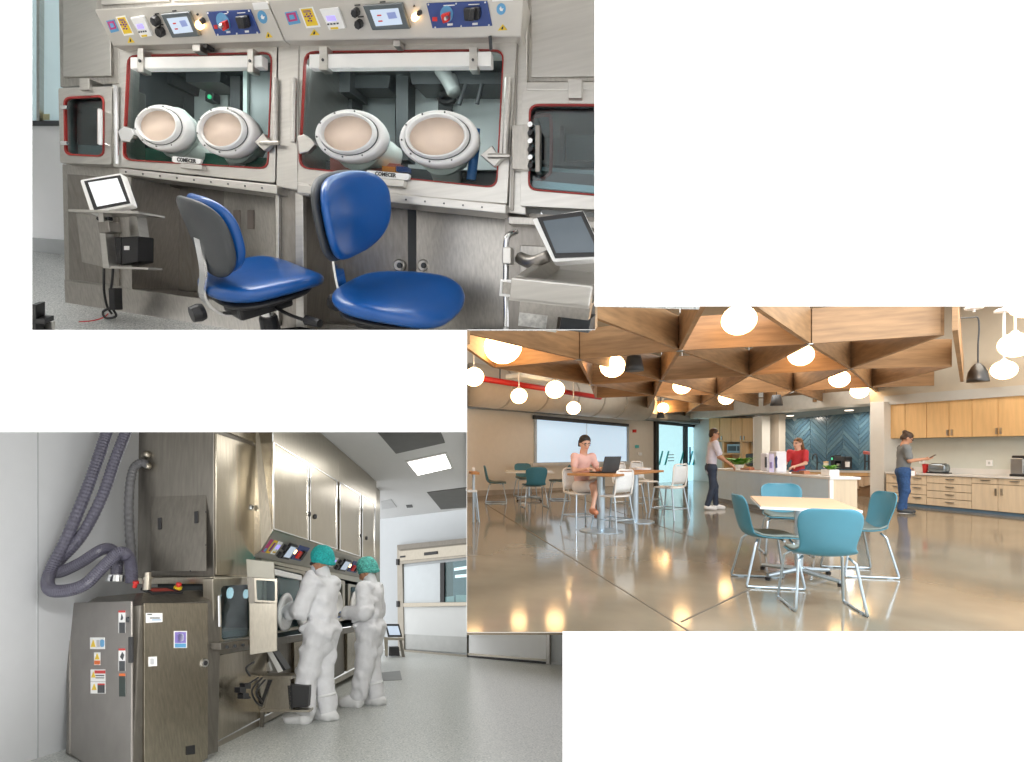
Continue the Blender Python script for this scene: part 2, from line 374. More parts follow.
# ---- glove box builder
def console(par, quad, label):
    """overhanging control console, its face leaning out towards the top"""
    bl = W1.at(quad[3][0], quad[3][1], .10); cs = math.radians(33)
    pl = Plane(bl, W1.u, W1.v * math.cos(cs) + W1.n * math.sin(cs))
    top = [pl.at(*quad[0]), pl.at(*quad[1]), pl.at(*quad[2]), pl.at(*quad[3])]
    ds = [(p - W1.o).dot(W1.n) for p in top]; bk = [p - W1.n * (d + .12) for p, d in zip(top, ds)]
    c = obj('control_console', prism(top, bk), panel_m, par, bevel=.004, label=label); return c, pl
def trefoil(par, cx, cy, r, pl, m):
    for k in range(3):
        a = math.radians(90 + 120 * k); q = [(cx + r * math.cos(a + s) * f, cy - r * math.sin(a + s) * f) for s, f in ((-.5, .3), (-.5, 1), (0, 1.1), (.5, 1), (.5, .3))]
        obj('symbol', slab(q, pl, .0035, .0045), m, par)
def console_kit(par, pl, o):                # o maps console pixels of the first unit to this one
    q = lambda pts: [o(*p) for p in pts]
    s = obj('sticker', slab(q([(106, 21), (114, 19.5), (119, 31), (111, 33)]), pl, 0, .002), sky, par)
    obj('symbol', slab(q([(107, 22), (113.5, 20.7), (116.5, 28.5), (110.5, 30)]), pl, .002, .0035), mat('magenta_print', (.5, .05, .2), .5), s)
    obj('symbol', slab(q([(109.5, 23.5), (112.5, 23), (114.5, 27), (111, 27.8)]), pl, .0035, .0045), sky, s)
    s = obj('sticker', slab(q([(115.5, 17), (125, 15.5), (134, 34.5), (124, 36)]), pl, 0, .002), paper, par)
    obj('symbol', slab(q([(117, 18), (124.5, 17), (132, 33), (124, 34)]), pl, .002, .0035), yellow, s)
    for (a, b) in ((122.2, 24), (124.8, 23.6), (125.2, 28)): trefoil(s, *o(a, b), 2.2, pl, purple)
    for i in range(3): obj('text_line', slab(q([(118.6 + .6 * i, 19.4 + 1.1 * i), (123.8 + .6 * i, 18.8 + 1.1 * i), (124 + .6 * i, 19.4 + 1.1 * i), (118.9 + .6 * i, 20 + 1.1 * i)]), pl, .0035, .0045), purple, s) if i < 2 else None
    s = obj('gauge', slab(q([(130, 18), (143, 16), (152, 36), (141, 38)]), pl, 0, .012), white_p, par, bevel=.002)
    obj('display', slab(q([(136, 24.5), (142, 23.8), (144.3, 28.5), (138, 29)]), pl, .012, .0135), lcd, s)
    for i in range(4): obj('button', slab(q([(138 + 2.2 * i, 31.5 - .3 * i), (139.5 + 2.2 * i, 31.3 - .3 * i), (140 + 2.2 * i, 32.8 - .3 * i), (138.6 + 2.2 * i, 33 - .3 * i)]), pl, .012, .0135), dark, s)
    obj('symbol', slab(q([(141, 35.2), (146.5, 34.6), (147.2, 36.6), (142, 37)]), pl, .012, .0135), yellow, s)
    for (a, b) in ((157.5, 20), (162, 31)):
        x, y = o(a, b); k = knob_at('knob', x, y, 3.6, pl, 0, .03, black, par, 8)
        obj('tag', slab(q([(a - 3, b - 6.5), (a + 1, b - 7), (a + 1.4, b - 5.6), (a - 2.6, b - 5.2)]), pl, 0, .002), black, k)
    s = obj('touchscreen', slab(q([(160.5, 14.5), (188, 12), (199.5, 36.5), (172, 38)]), pl, 0, .02), mat('screen_bezel', (.10, .12, .13), .35), par, bevel=.003)
    obj('display', slab(q([(166.5, 18.5), (186.5, 16.5), (193, 32), (174, 34)]), pl, .02, .022), screen_w, s)
    obj('symbol', slab(q([(179, 21), (185, 20), (188, 26), (182, 27)]), pl, .022, .023), mat('screen_blue', (.3, .38, .72), .4), s)
    for (a, b) in ((172.5, 23), (174.5, 28.5)): obj('symbol', slab(q([(a, b), (a + 3, b - .3), (a + 3.6, b + 1), (a + .6, b + 1.3)]), pl, .022, .023), red, s)
    obj('tag', slab(q([(172, 10.5), (176, 10), (176.4, 11.4), (172.4, 11.8)]), pl, 0, .002), black, par)
    c, a, b = oval(*o(201.5, 24), 3.2, 3.2, pl, 0)
    l = obj('indicator_lamp', lathe([(a, 0), (a, .02), (a * .7, .03), (0, .034)], c, pl.n), orange, par, smooth=True)
    knob_at('button', *o(203.5, 20.5), 2.2, pl, 0, .02, black, par)
    knob_at('button', *o(198, 14.3), .8, pl, 0, .008, black, par)
    s = obj('switch_plate', slab(q([(206, 12), (250, 9.5), (260, 33.5), (216, 36)]), pl, 0, .006), navy, par, bevel=.002)
    x, y = o(223.5, 22); c, a, b = oval(x, y, 6.4, 6.4, pl, .006); obj('dial_disc', lathe([(a, 0), (a, .004)], c, pl.n, n=20), sky, s)
    obj('switch_handle', slab(q([(219, 23), (224.5, 21), (226.5, 29.5), (222.8, 31.5), (220.5, 27)]), pl, .01, .035), red, s, bevel=.003)
    knob_at('switch_hub', *o(225.5, 23.5), 1.6, pl, .01, .045, steel_l, s)
    obj('rotary_switch', slab(q([(234, 17), (246, 16), (249, 28), (238, 29.5)]), pl, .006, .03), black, s, bevel=.006)
    obj('switch_handle', slab(q([(239.5, 17), (242.5, 17), (245, 29), (241, 29)]), pl, .03, .055), black, s, bevel=.003)
    for (a, b) in ((208, 13), (228, 12), (249, 10.7), (257.5, 32.5), (237, 33.5), (218, 34.7)): knob_at('screw', *o(a, b), .7, pl, .006, .004, paper, s, 6)
    obj('symbol', slab(q([(213.5, 25), (217, 25), (218, 29), (214.5, 29)]), pl, .006, .0075), red, s)
    for (a, b) in ((219, 13.6), (237, 12.6)): obj('text_line', slab(q([(a, b), (a + 8, b - .5), (a + 8.3, b + .4), (a + .3, b + .9)]), pl, .006, .0072), paper, s)
    for (a, b) in ((226, 31.2), (244.5, 30.6)): obj('tag', slab(q([(a, b), (a + 4, b - .3), (a + 4.4, b + 1.8), (a + .5, b + 2.1)]), pl, .006, .0075), paper, s)
    x, y = o(262.5, 17); c, a, b = oval(x, y, 4.6, 4.6, pl, 0); k = obj('round_sign', lathe([(a, 0), (a, .002)], c, pl.n, n=20), sky, par)
    obj('symbol', slab([(x - 1.8, y - .5), (x - .6, y - 2.6), (x + .4, y - .4), (x + 2.2, y - .6), (x + 1.2, y + 2.2), (x - 1, y + 2)], pl, .002, .0035), paper, k)
    for (a, b) in ((130.5, 40), (268.5, 35)):
        k = obj('warning_sign', slab(q([(a - 3, b + 3), (a - 1, b - 3.2), (a + 4, b + 2.4)]), pl, 0, .002), yellow, par)
        obj('symbol', slab(q([(a - .9, b + 1.8), (a - .6, b - 1), (a + .3, b - 1), (a + .6, b + 1.8)]), pl, .002, .003), black, k)
    obj('sticker', slab(q([(252, 3), (267, 1.8), (269, 9), (254, 10)]), pl, 0, .0015), white_p, par)

def text_plate(par, body, ang_pts, pl, d, txt, h, m):
    a, b = pl.at(*ang_pts[0], d), pl.at(*ang_pts[1], d)
    cu = bpy.data.curves.new('lettering', 'FONT'); cu.body = txt; cu.size = h; cu.align_x = 'CENTER'; cu.align_y = 'CENTER'; cu.extrude = .0008; cu.resolution_u = 2; cu.offset = h * .03
    tmp = bpy.data.objects.new('lettering_tmp', cu); COL.objects.link(tmp)
    bpy.context.view_layer.update()
    me = bpy.data.meshes.new_from_object(tmp.evaluated_get(bpy.context.evaluated_depsgraph_get())); bpy.data.objects.remove(tmp)
    x = (b - a).normalized(); n = pl.n; y = n.cross(x)
    w = max(v.co.x for v in me.vertices) - min(v.co.x for v in me.vertices); s = (b - a).length / w
    V = [(a + b) / 2 + x * v.co.x * s + y * v.co.y * s + n * (v.co.z + .001) for v in me.vertices]
    return obj('lettering', (V, [tuple(p.vertices) for p in me.polygons]), m, par)

def glove_port(par, cx, cy, rx, ry, pl, sleeve, k):
    c, a, b = oval(cx, cy, rx, ry, pl, .02); s = b / a
    ax = (pl.n * 1.0 + pl.u * .05 + pl.v * .06).normalized()
    o = obj('glove_port', lathe([(1.0 * a, -.03), (1.03 * a, .0), (1.03 * a, .03), (.99 * a, .045), (.86 * a, .047), (.84 * a, .04), (.82 * a, .05), (.80 * a, .07), (.74 * a, .075), (.71 * a, .06), (.70 * a, .0)], c, ax, pl.u, n=40, sy=s), white_p, par, smooth=True)
    obj('groove', lathe([(.85 * a, .046), (.825 * a, .0485)], c, ax, pl.u, n=40, sy=s), dark, o)
    lc = lambda q: (q, )
    obj('glove_liner', lathe([(.715 * a, .05), (.67 * a, .0), (.58 * a, -.05), (.38 * a, -.085), (.12 * a, -.095), (.0, -.096)], c, ax, pl.u, n=32, sy=s), cream, o, smooth=True)
    bb = ax.cross(pl.u - ax * pl.u.dot(ax)).normalized(); uu = (pl.u - ax * pl.u.dot(ax)).normalized()
    for i in range(10):
        t_ = 6.28319 * (i + .3) / 10; p = c + ax * .046 + (uu * math.cos(t_) + bb * s * math.sin(t_)) * a * .92
        obj('bolt', lathe([(a * .022, 0), (a * .022, .004)], p, ax, n=8), dark, o)
    pts = [c - pl.n * .05, c - pl.n * .13 - pl.v * .01] + [pl.at(x, y, d) for x, y, d in sleeve]
    obj('sleeve', tube(spline(pts, 6), [a * (.74 - .42 * i / (6 * (len(pts) - 1))) * (1 + .03 * math.sin(i * 2.1)) for i in range(6 * (len(pts) - 1) + 1)], 20), mat('white_rubber', (.62, .64, .60), .5, var=.05), o, smooth=True)
    return o

# ---- first glove box
g = thing('glove_box', 'stainless glove box with two oval ports behind the angled blue chair', 'glove box', W1.at(195, 300), 'glove boxes along the laboratory wall')
cn, pl1 = console(g, [(94, 9), (266, 0), (284, 41), (113, 46)], 'beige control console with touchscreen and switches')
console_kit(cn, pl1, lambda x, y: (x, y))
obj('upper_housing', slab([(119, -40), (268, -40), (268, 12), (96, 16), (96, -40)], W1, -.4, .06), steel, g, bevel=.004)
plate('access_panel', [(123, -40), (169, -40), (169, 1), (101, 5), (101, -40)], W1, .06, .068, steel_l, g)
plate('access_panel', [(173, -40), (262, -40), (262, -3), (173, 1)], W1, .06, .068, steel_l, g)
window_set(g, [(119, 47), (277, 43), (275, 183), (118, 167)], [(127, 55), (272, 52), (268, 169), (122, 160)], W1)
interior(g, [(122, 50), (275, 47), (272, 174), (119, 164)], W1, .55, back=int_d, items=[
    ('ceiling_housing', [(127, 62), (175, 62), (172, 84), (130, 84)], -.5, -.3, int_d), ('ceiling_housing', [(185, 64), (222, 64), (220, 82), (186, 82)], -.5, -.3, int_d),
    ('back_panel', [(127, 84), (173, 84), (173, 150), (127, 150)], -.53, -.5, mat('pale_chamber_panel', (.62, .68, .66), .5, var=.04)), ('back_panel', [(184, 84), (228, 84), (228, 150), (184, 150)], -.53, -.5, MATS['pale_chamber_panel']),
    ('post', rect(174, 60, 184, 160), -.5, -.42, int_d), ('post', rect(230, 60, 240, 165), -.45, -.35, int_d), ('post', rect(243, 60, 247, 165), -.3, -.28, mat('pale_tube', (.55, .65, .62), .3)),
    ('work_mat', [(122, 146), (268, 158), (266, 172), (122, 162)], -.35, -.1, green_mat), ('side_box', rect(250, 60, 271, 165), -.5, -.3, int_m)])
for (x, y) in ((148, 94), (209, 98)):
    plate('tool_hook', rect(x - 4, y - 6, x + 4, y + 3), W1, -.48, -.42, dark, g); knob_at('signal_lamp', x + 1, y - 1, 1.7, W1, -.42, .01, mat('green_lamp', (.05, .6, .25), .3, emit=(.05, .7, .3), es=.5), g)
bar = obj('light_cover', slab([(130, 57), (262, 55), (262, 67), (130, 69)], W1, .045, .09), mat('enamel_white', (.80, .80, .78), .35), g, bevel=.004)
for x in (140, 250): plate('bracket', [(x - 3, 48), (x + 3, 48), (x + 3, 72), (x - 3, 72)], W1, .05, .10, steel_l, bar)
for x in (140, 250): knob_at('screw', x, 61, 1.2, W1, .10, .006, dark, bar, 8)
glove_port(g, 167, 130, 26, 22, W1, [(190, 150, -.10), (222, 163, -.2)], 0)
glove_port(g, 230, 134, 28, 24, W1, [(238, 152, -.10), (246, 172, -.2)], 1)
lp = obj('nameplate', slab(rq([(172, 156), (201, 159), (200, 164), (172, 162)], 2), W1, .055, .07), paper, g)
text_plate(lp, None, [(177, 159.6), (196, 161.4)], W1, .071, 'COMECER', .02, black)
plate('latch', [(180, 163), (202, 165), (202, 170), (180, 168)], W1, .05, .08, steel_l, g)
obj('catch', slab([(121, 132), (126, 126), (133, 130), (134, 137), (128, 142), (122, 142)], W1, .055, .08), steel_l, g, bevel=.004)
obj('catch', slab([(254, 142), (263, 133), (268, 140), (274, 142), (268, 147), (264, 151)], W1, .055, .085), steel_l, g, bevel=.004)
obj('clamp_rod', tube([W1.at(260, 143, .09), W1.at(279, 143, .09)], .008), steel, g)
obj('hinge_rod', tube([W1.at(275, 78, .07), W1.at(275, 142, .07)], .011), steel_l, g)
plate('header_hinge', rect(192, 44, 200, 51), W1, .05, .1, steel_l, g); plate('header_hinge', rect(203, 43, 207, 48), W1, .05, .1, black, g)
lg = obj('ledge', slab([(119, 168), (277, 185), (277, 194), (119, 174)], W1, -.1, .10), steel_l, g, bevel=.004)
for i in range(9): knob_at('rivet', 126 + 17 * i, 172 + 2.0 * i, .8, W1, .10, .003, dark, lg, 6)
obj('side_panel', slab([(118, 174), (131, 177), (132, 290), (119, 287)], W1, -.4, -.005), steel, g, bevel=.003)
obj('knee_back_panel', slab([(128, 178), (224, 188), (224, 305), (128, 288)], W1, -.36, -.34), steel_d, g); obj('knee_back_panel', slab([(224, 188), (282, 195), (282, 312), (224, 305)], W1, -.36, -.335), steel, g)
obj('kick_plate', slab([(64, 280), (305, 312), (305, 345), (65, 303)], W1, -.3, .004), steel, g, bevel=.003)
c_, a_, b_ = oval(144, 201, 6.5, 4.2, W1, -.33); obj('oval_sticker', lathe([(a_, 0), (a_, .003)], c_, W1.n, W1.u, n=20, sy=b_ / a_), mat('deep_blue_print', (.02, .05, .3), .5), g)
for x in (233, 247): plate('label_plate', rect(x, 210, x + 7, 229), W1, -.335, -.33, mat('dull_tan', (.32, .27, .24), .5), g)

# ---- post between
p = thing('isolator_column', 'plain stainless column between the two glove boxes', 'column', W1.at(290, 320))
obj('column', slab([(278, 43), (299, 42), (297, 190), (276, 187)], W1, -.4, .055), steel_l, p, bevel=.004)
obj('column_foot', slab([(274, 186), (306, 190), (306, 332), (276, 328)], W1, -.35, .01), steel_d, p, bevel=.004)
plate('edge_trim', [(295, 192), (303, 193), (304, 330), (296, 329)], W1, .01, .04, steel_l, p)
plate('edge_trim', [(275, 192), (279, 192), (279, 326), (276, 326)], W1, .01, .03, steel_l, p)
obj('hinge_rod', tube([W1.at(294, 78, .07), W1.at(293, 142, .07)], .012), steel_l, p)
obj('bracket', slab([(297, 182), (309, 184), (309, 196), (297, 194)], W1, .0, .09), steel_l, p, bevel=.003)

# ---- second glove box
g = thing('glove_box', 'stainless glove box with wide window behind the upright blue chair back', 'glove box', W1.at(400, 320), 'glove boxes along the laboratory wall')
cn, pl2 = console(g, [(267, 0), (524, -9), (521, 37), (285, 41)], 'beige control console with touchscreen and switches')
import numpy as _np
def _persp(src, dst):
    A, b = [], []
    for (x, y), (X, Y) in zip(src, dst): A += [[x, y, 1, 0, 0, 0, -X * x, -X * y], [0, 0, 0, x, y, 1, -Y * x, -Y * y]]; b += [X, Y]
    h = _np.linalg.solve(_np.array(A, float), _np.array(b, float))
    return lambda x, y: ((h[0] * x + h[1] * y + h[2]) / (h[6] * x + h[7] * y + 1), (h[3] * x + h[4] * y + h[5]) / (h[6] * x + h[7] * y + 1))
console_kit(cn, pl2, _persp([(106, 21), (160.5, 14.5), (260, 33.5), (268.5, 35)], [(285, 13), (360, 3), (492, 26), (505, 30)]) if False else
            _persp([(106, 21), (172, 38), (260, 33.5), (250, 9.5)], [(284.5, 12.5), (372, 30.5), (492, 26), (487, 1)]))
obj('upper_housing', slab([(268, -60), (526, -60), (526, -8), (268, 4)], W1, -.4, .06), steel, g, bevel=.004)
window_set(g, [(299, 41), (517, 36), (507, 204), (295, 187)], [(304, 51), (504, 49), (497, 188), (298, 168)], W1, r=11)
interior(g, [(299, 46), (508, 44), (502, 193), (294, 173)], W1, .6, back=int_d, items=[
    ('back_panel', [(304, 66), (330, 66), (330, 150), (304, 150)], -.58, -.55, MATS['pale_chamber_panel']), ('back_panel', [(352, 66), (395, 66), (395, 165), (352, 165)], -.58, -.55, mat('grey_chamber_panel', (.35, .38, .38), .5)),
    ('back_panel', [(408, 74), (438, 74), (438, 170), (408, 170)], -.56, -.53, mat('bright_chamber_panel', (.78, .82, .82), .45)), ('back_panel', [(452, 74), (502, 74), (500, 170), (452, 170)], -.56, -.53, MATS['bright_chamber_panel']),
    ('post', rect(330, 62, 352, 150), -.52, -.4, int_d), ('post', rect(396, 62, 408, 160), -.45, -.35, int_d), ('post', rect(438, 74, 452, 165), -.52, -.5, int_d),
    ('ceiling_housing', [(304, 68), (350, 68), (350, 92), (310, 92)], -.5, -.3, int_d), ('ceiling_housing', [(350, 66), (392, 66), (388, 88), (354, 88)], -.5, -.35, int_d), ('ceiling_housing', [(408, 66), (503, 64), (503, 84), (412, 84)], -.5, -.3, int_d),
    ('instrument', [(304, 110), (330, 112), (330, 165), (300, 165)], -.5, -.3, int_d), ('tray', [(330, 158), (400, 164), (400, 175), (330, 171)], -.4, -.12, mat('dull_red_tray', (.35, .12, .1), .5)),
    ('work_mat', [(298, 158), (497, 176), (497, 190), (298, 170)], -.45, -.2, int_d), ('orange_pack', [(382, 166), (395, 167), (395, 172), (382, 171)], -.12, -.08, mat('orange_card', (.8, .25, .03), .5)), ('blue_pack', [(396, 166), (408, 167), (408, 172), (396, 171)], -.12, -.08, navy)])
for pts in ([(466, 84), (459, 105)], [(482, 84), (477, 104)]): obj('hanging_tube', tube([W1.at(*q, -.3) for q in pts], .01), dark, g)
obj('hanging_sleeve', tube(spline([W1.at(440, 68, -.28), W1.at(448, 80, -.28), W1.at(454, 92, -.28), W1.at(449, 76, -.3)], 5), [.03] * 15 + [.015], 10), mat('grey_rubber', (.35, .37, .36), .4), g, smooth=True)
c_, a_, b_ = oval(447, 98, 8, 5, W1, -.4); obj('ring_fitting', tube([c_ + W1.u * a_ * math.cos(k * .6283) + W1.v * b_ * math.sin(k * .6283) for k in range(11)], .012), black, g)
obj('blue_bottle', lathe([(.02, 0), (.02, .14), (.012, .16), (.012, .19)], W1.at(471, 180, -.1), W1.v), mat('blue_bottle', (.05, .2, .55), .3), g)
bar = obj('light_cover', slab([(309, 54), (491, 51), (491, 66), (309, 68)], W1, .045, .09), MATS['enamel_white'], g, bevel=.004)
for x in (323, 473): plate('bracket', [(x - 4, 46), (x + 4, 46), (x + 4, 70), (x - 4, 70)], W1, .05, .10, steel_l, bar)
for x in (323, 473): knob_at('screw', x, 60, 1.2, W1, .10, .006, dark, bar, 8)
glove_port(g, 353, 138, 34, 25, W1, [(372, 150, -.10), (396, 160, -.2)], 2)
glove_port(g, 440, 141, 38, 27, W1, [(444, 160, -.10), (450, 188, -.2)], 3)
lp = obj('nameplate', slab(rq([(366, 170), (410, 174), (408, 180), (367, 177)], 2.5), W1, .055, .075), paper, g)
text_plate(lp, None, [(375, 173.6), (396, 175.7)], W1, .076, 'COMECER', .03, black)
plate('latch', [(378, 178), (404, 180), (403, 187), (377, 185)], W1, .05, .09, steel_l, g)
obj('catch', slab([(297, 136), (304, 134), (311, 139), (315, 144), (308, 152), (299, 154)], W1, .055, .085), steel_l, g, bevel=.004)
obj('catch', slab([(480, 155), (492, 145), (496, 152), (507, 155), (500, 160), (494, 167)], W1, .055, .085), steel_l, g, bevel=.004)
obj('clamp_rod', tube([W1.at(488, 156, .09), W1.at(510, 156, .09)], .009), steel, g)
obj('hinge_rod', tube([W1.at(508, 78, .07), W1.at(505, 155, .07)], .012), steel_l, g)
obj('drop_rod', tube([W1.at(490, 36, .11), W1.at(491, 50, .1)], .006), dark, g)
plate('header_hinge', rect(393, 40, 400, 46), W1, .05, .1, steel_l, g)
lg = obj('ledge', slab([(297, 184), (506, 204), (506, 214), (297, 193)], W1, -.1, .10), steel_l, g, bevel=.004)
for i in range(9): knob_at('rivet', 330 + 19 * i, 192 + 1.9 * i, .9, W1, .10, .003, dark, lg, 6)
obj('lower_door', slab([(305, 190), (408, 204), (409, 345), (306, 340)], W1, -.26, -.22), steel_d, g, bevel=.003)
obj('lower_door', slab([(416, 204), (508, 213), (508, 329), (467, 329), (467, 345), (416, 345)], W1, -.26, -.20), steel, g, bevel=.003)
plate('mullion', [(407, 203), (417, 204), (417, 345), (408, 345)], W1, -.26, -.22, dark, g)
for x in (400, 424):
    k = knob_at('lock', x, 265.5, 5.5, W1, -.21, .02, steel_l, g, 18); knob_at('lock_core', x, 265.5, 2.6, W1, -.19, .012, dark, k, 10)
obj('kick_plate', slab([(306, 322), (420, 331), (420, 345), (306, 345)], W1, -.25, -.1), steel, g)

# ---- right transfer cabinet
t = thing('transfer_cabinet', 'stainless transfer cabinet with red-edged window above the monitor', 'cabinet', W1.at(560, 300))
obj('post', slab([(515, -40), (528, -40), (526, 215), (508, 213)], W1, -.4, .03), steel_l, t, bevel=.004)
obj('post', slab([(517, -40), (520, -40), (513, 210), (510, 210)], W1, .03, .045), steel_d, t)
obj('upper_panel', slab([(526, -60), (640, -60), (640, 82), (526, 82)], W1, -.45, -.0), steel, t, bevel=.004)
plate('access_panel', [(531, -60), (640, -60), (640, 76), (531, 77)], W1, 0, .01, steel_l, t)
obj('rail', slab([(526, 82), (640, 82), (640, 90), (526, 90)], W1, -.3, .05), steel_l, t, bevel=.003)
rg = [(529, 104), (660, 104), (660, 201), (528, 190)]
obj('door', ring(rq([(522, 90), (680, 90), (680, 214), (520, 206)], 2), rq(rg, 9), W1, -.03, .05), steel_l, t, bevel=.004)
obj('gasket', ring(rq(rg, 9), rq(inset(rg, 1.6), 8), W1, .04, .055), rubber_red, t); obj('glass_pane', slab(rq(inset(rg, 2), 8), W1, .01, .02), glass_t, t)
interior(t, [(526, 100), (670, 100), (670, 208), (525, 196)], W1, .55, [('rail', rect(560, 104, 564, 190), -.4, -.36, black), ('tray', [(530, 166), (640, 174), (640, 178), (530, 170)], -.4, -.1, int_m), ('tray', [(530, 180), (640, 190), (640, 197), (530, 187)], -.35, -.06, mat('pale_tray', (.5, .58, .6), .3, .5)),
    ('back_panel', rect(566, 110, 640, 160), -.53, -.5, int_m), ('tube_row', [(540, 160), (596, 164), (596, 168), (540, 164)], -.3, -.2, dark)], int_d)
c_, a_, b_ = oval(576, 108, 15, 15, W1, -.45); obj('lamp_disc', lathe([(a_, 0), (a_, .02)], c_, W1.n, n=24), mat('lit_disc', (.85, .93, .95), .3, emit=(.8, .95, 1), es=.6), t)
obj('inner_gasket', tube(spline([W1.at(533, 117, -.1), W1.at(547, 115, -.1), W1.at(551, 122, -.1), W1.at(551, 165, -.1), W1.at(548, 175, -.1), W1.at(532, 184, -.1)], 4), .007), rubber_red, t)
pp = plate('hinge_plate', [(512, 125), (529, 124), (529, 170), (512, 169)], W1, .05, .08, steel, t)
for i in range(6): knob_at('roller', 532, 128 + 8 * i, 3, W1, .06, .05, black if i % 2 else chrome, pp, 10)
plate('cover', [(535, 125), (540, 125), (540, 172), (535, 172)], W1, .05, .1, steel_d, pp)
plate('latch', [(568, 79), (582, 79), (582, 98), (568, 98)], W1, .03, .09, steel_l, t)
obj('lower_panel', slab([(505, 212), (640, 220), (640, 306), (595, 306), (595, 330), (505, 330)], W1, -.3, -.06), steel_d, t)
plate('rail', [(508, 216), (640, 224), (640, 231), (508, 224)], W1, -.06, .03, steel, t)
plate('lower_access_panel', [(520, 245), (640, 250), (640, 300), (520, 300)], W1, -.06, -.045, steel, t)

# ---- wall bracket with tablet and black box
t = thing('equipment_bracket', 'folded stainless shelf bracket holding a tablet and a black box', 'shelf', W1.at(105, 270, .2))
tp = Plane(W1.at(104, 210, .22), W1.u, W1.n)     # horizontal-ish shelf plane
def shelf_quad(pl, x0, x1, d0, d1, th):
    a = pl; o_ = [W1.at(x0, a, d1), W1.at(x1, a + (x1 - x0) * .03, d1)]
    o_ += [o_[1] - W1.n * (d1 - d0), o_[0] - W1.n * (d1 - d0)]; return prism(o_, [q - W1.v * th for q in o_])
obj('upper_shelf', shelf_quad(209, 68, 138, .10, .26, .012), steel_l, t, bevel=.002)
obj('back_plate', slab([(76, 212), (100, 213), (108, 268), (82, 262)], W1, .02, .06), steel, t)
obj('side_plate', slab([(128, 214), (136, 214), (143, 258), (133, 262)], W1, .1, .16), steel_l, t)
obj('lower_shelf', shelf_quad(266, 103, 148, .15, .24, .01), steel_l, t, bevel=.002)
obj('arm', slab([(98, 213), (103, 213), (109, 268), (103, 268)], W1, .2, .25), steel_l, t)
for i in range(4): knob_at('plug', 101 + 3.5 * i, 219, 1.6, W1, .22, .02, black, t, 6)
obj('socket_block', slab([(97, 222), (108, 221), (110, 232), (99, 233)], W1, .2, .27), steel_d, t, bevel=.004)
t = thing('tablet', 'white-rimmed tablet leaning on the stainless wall bracket', 'tablet', W1.at(106, 210, .2))
tpl = Plane(W1.at(106, 208, .22), W1.u, W1.v * .9 - W1.n * .25)
obj('case', slab(rq([(80, 180), (121, 173), (132, 205), (91, 214)], 2), tpl, -.035, 0), white_p, t, bevel=.004)
obj('bezel', slab([(84, 181), (120, 175), (130, 203), (94, 210)], tpl, 0, .003), black, t)
obj('display', slab([(88, 182.5), (117, 178), (126, 201), (97, 206.5)], tpl, .003, .005), mat('bright_screen', (.85, .88, .9), .12, emit=(.9, .93, .95), es=.22), t)  # pale colour and slight glow stand in for a bright reflection
t = thing('power_unit', 'black box on the lower shelf of the wall bracket', 'box', W1.at(120, 262, .12))
obj('body', slab([(104, 236), (121, 237), (121, 265), (104, 262)], W1, .1, .2), black, t, bevel=.006)
obj('front', slab([(121, 237), (138, 236), (138, 262), (121, 265)], W1, .1, .2), black, t, bevel=.006)
obj('label_plate', slab(rect(124, 246, 129, 250), W1, .2, .203), paper, t)
t = thing('cable', 'black adapter cables dangling to the floor below the black box', 'cable', F1.at(108, 316))
obj('cord', tube(spline([W1.at(104, 268, .2), W1.at(104, 290, .18), W1.at(107, 306, .14), W1.at(112, 314, .12)], 6), .006), black, t)
obj('cord', tube(spline([W1.at(113, 268, .2), W1.at(112, 282, .18), W1.at(110, 292, .16)], 6), .006), black, t)
obj('adapter', slab([(108, 288), (114, 288), (115, 310), (109, 310)], W1, .12, .17), black, t, bevel=.004)
obj('cord', tube(spline([W1.at(110, 308, .14), W1.at(103, 312, .14), W1.at(106, 318, .14), W1.at(116, 316, .14), W1.at(112, 308, .14)], 6), .006), black, t)
obj('red_lead', tube(spline([F1.at(79, 322), F1.at(92, 321), F1.at(103, 318), F1.at(108, 314)], 5), .004), red, t)

# ---- floor trolley foot at the lower left
t = thing('trolley_base', 'grey metal trolley base with black upright on the speckled floor', 'trolley', F1.at(43, 335))
fp = level(R1, .06)
obj('foot', slab([(30, 322), (52, 322), (52, 345), (30, 345)], Plane(F1.at(45, 335), W1.u, Z1), -.02, .0), steel_l, t, bevel=.004)
obj('bar', slab([(20, 318), (45, 319), (45, 324), (20, 324)], Plane(F1.at(45, 335), W1.u, Z1), .0, .05), black, t, bevel=.003)
obj('upright', slab([(30, 305), (36, 305), (36, 345), (30, 345)], Plane(F1.at(45, 335), W1.u, Z1), .0, .05), black, t, bevel=.003)

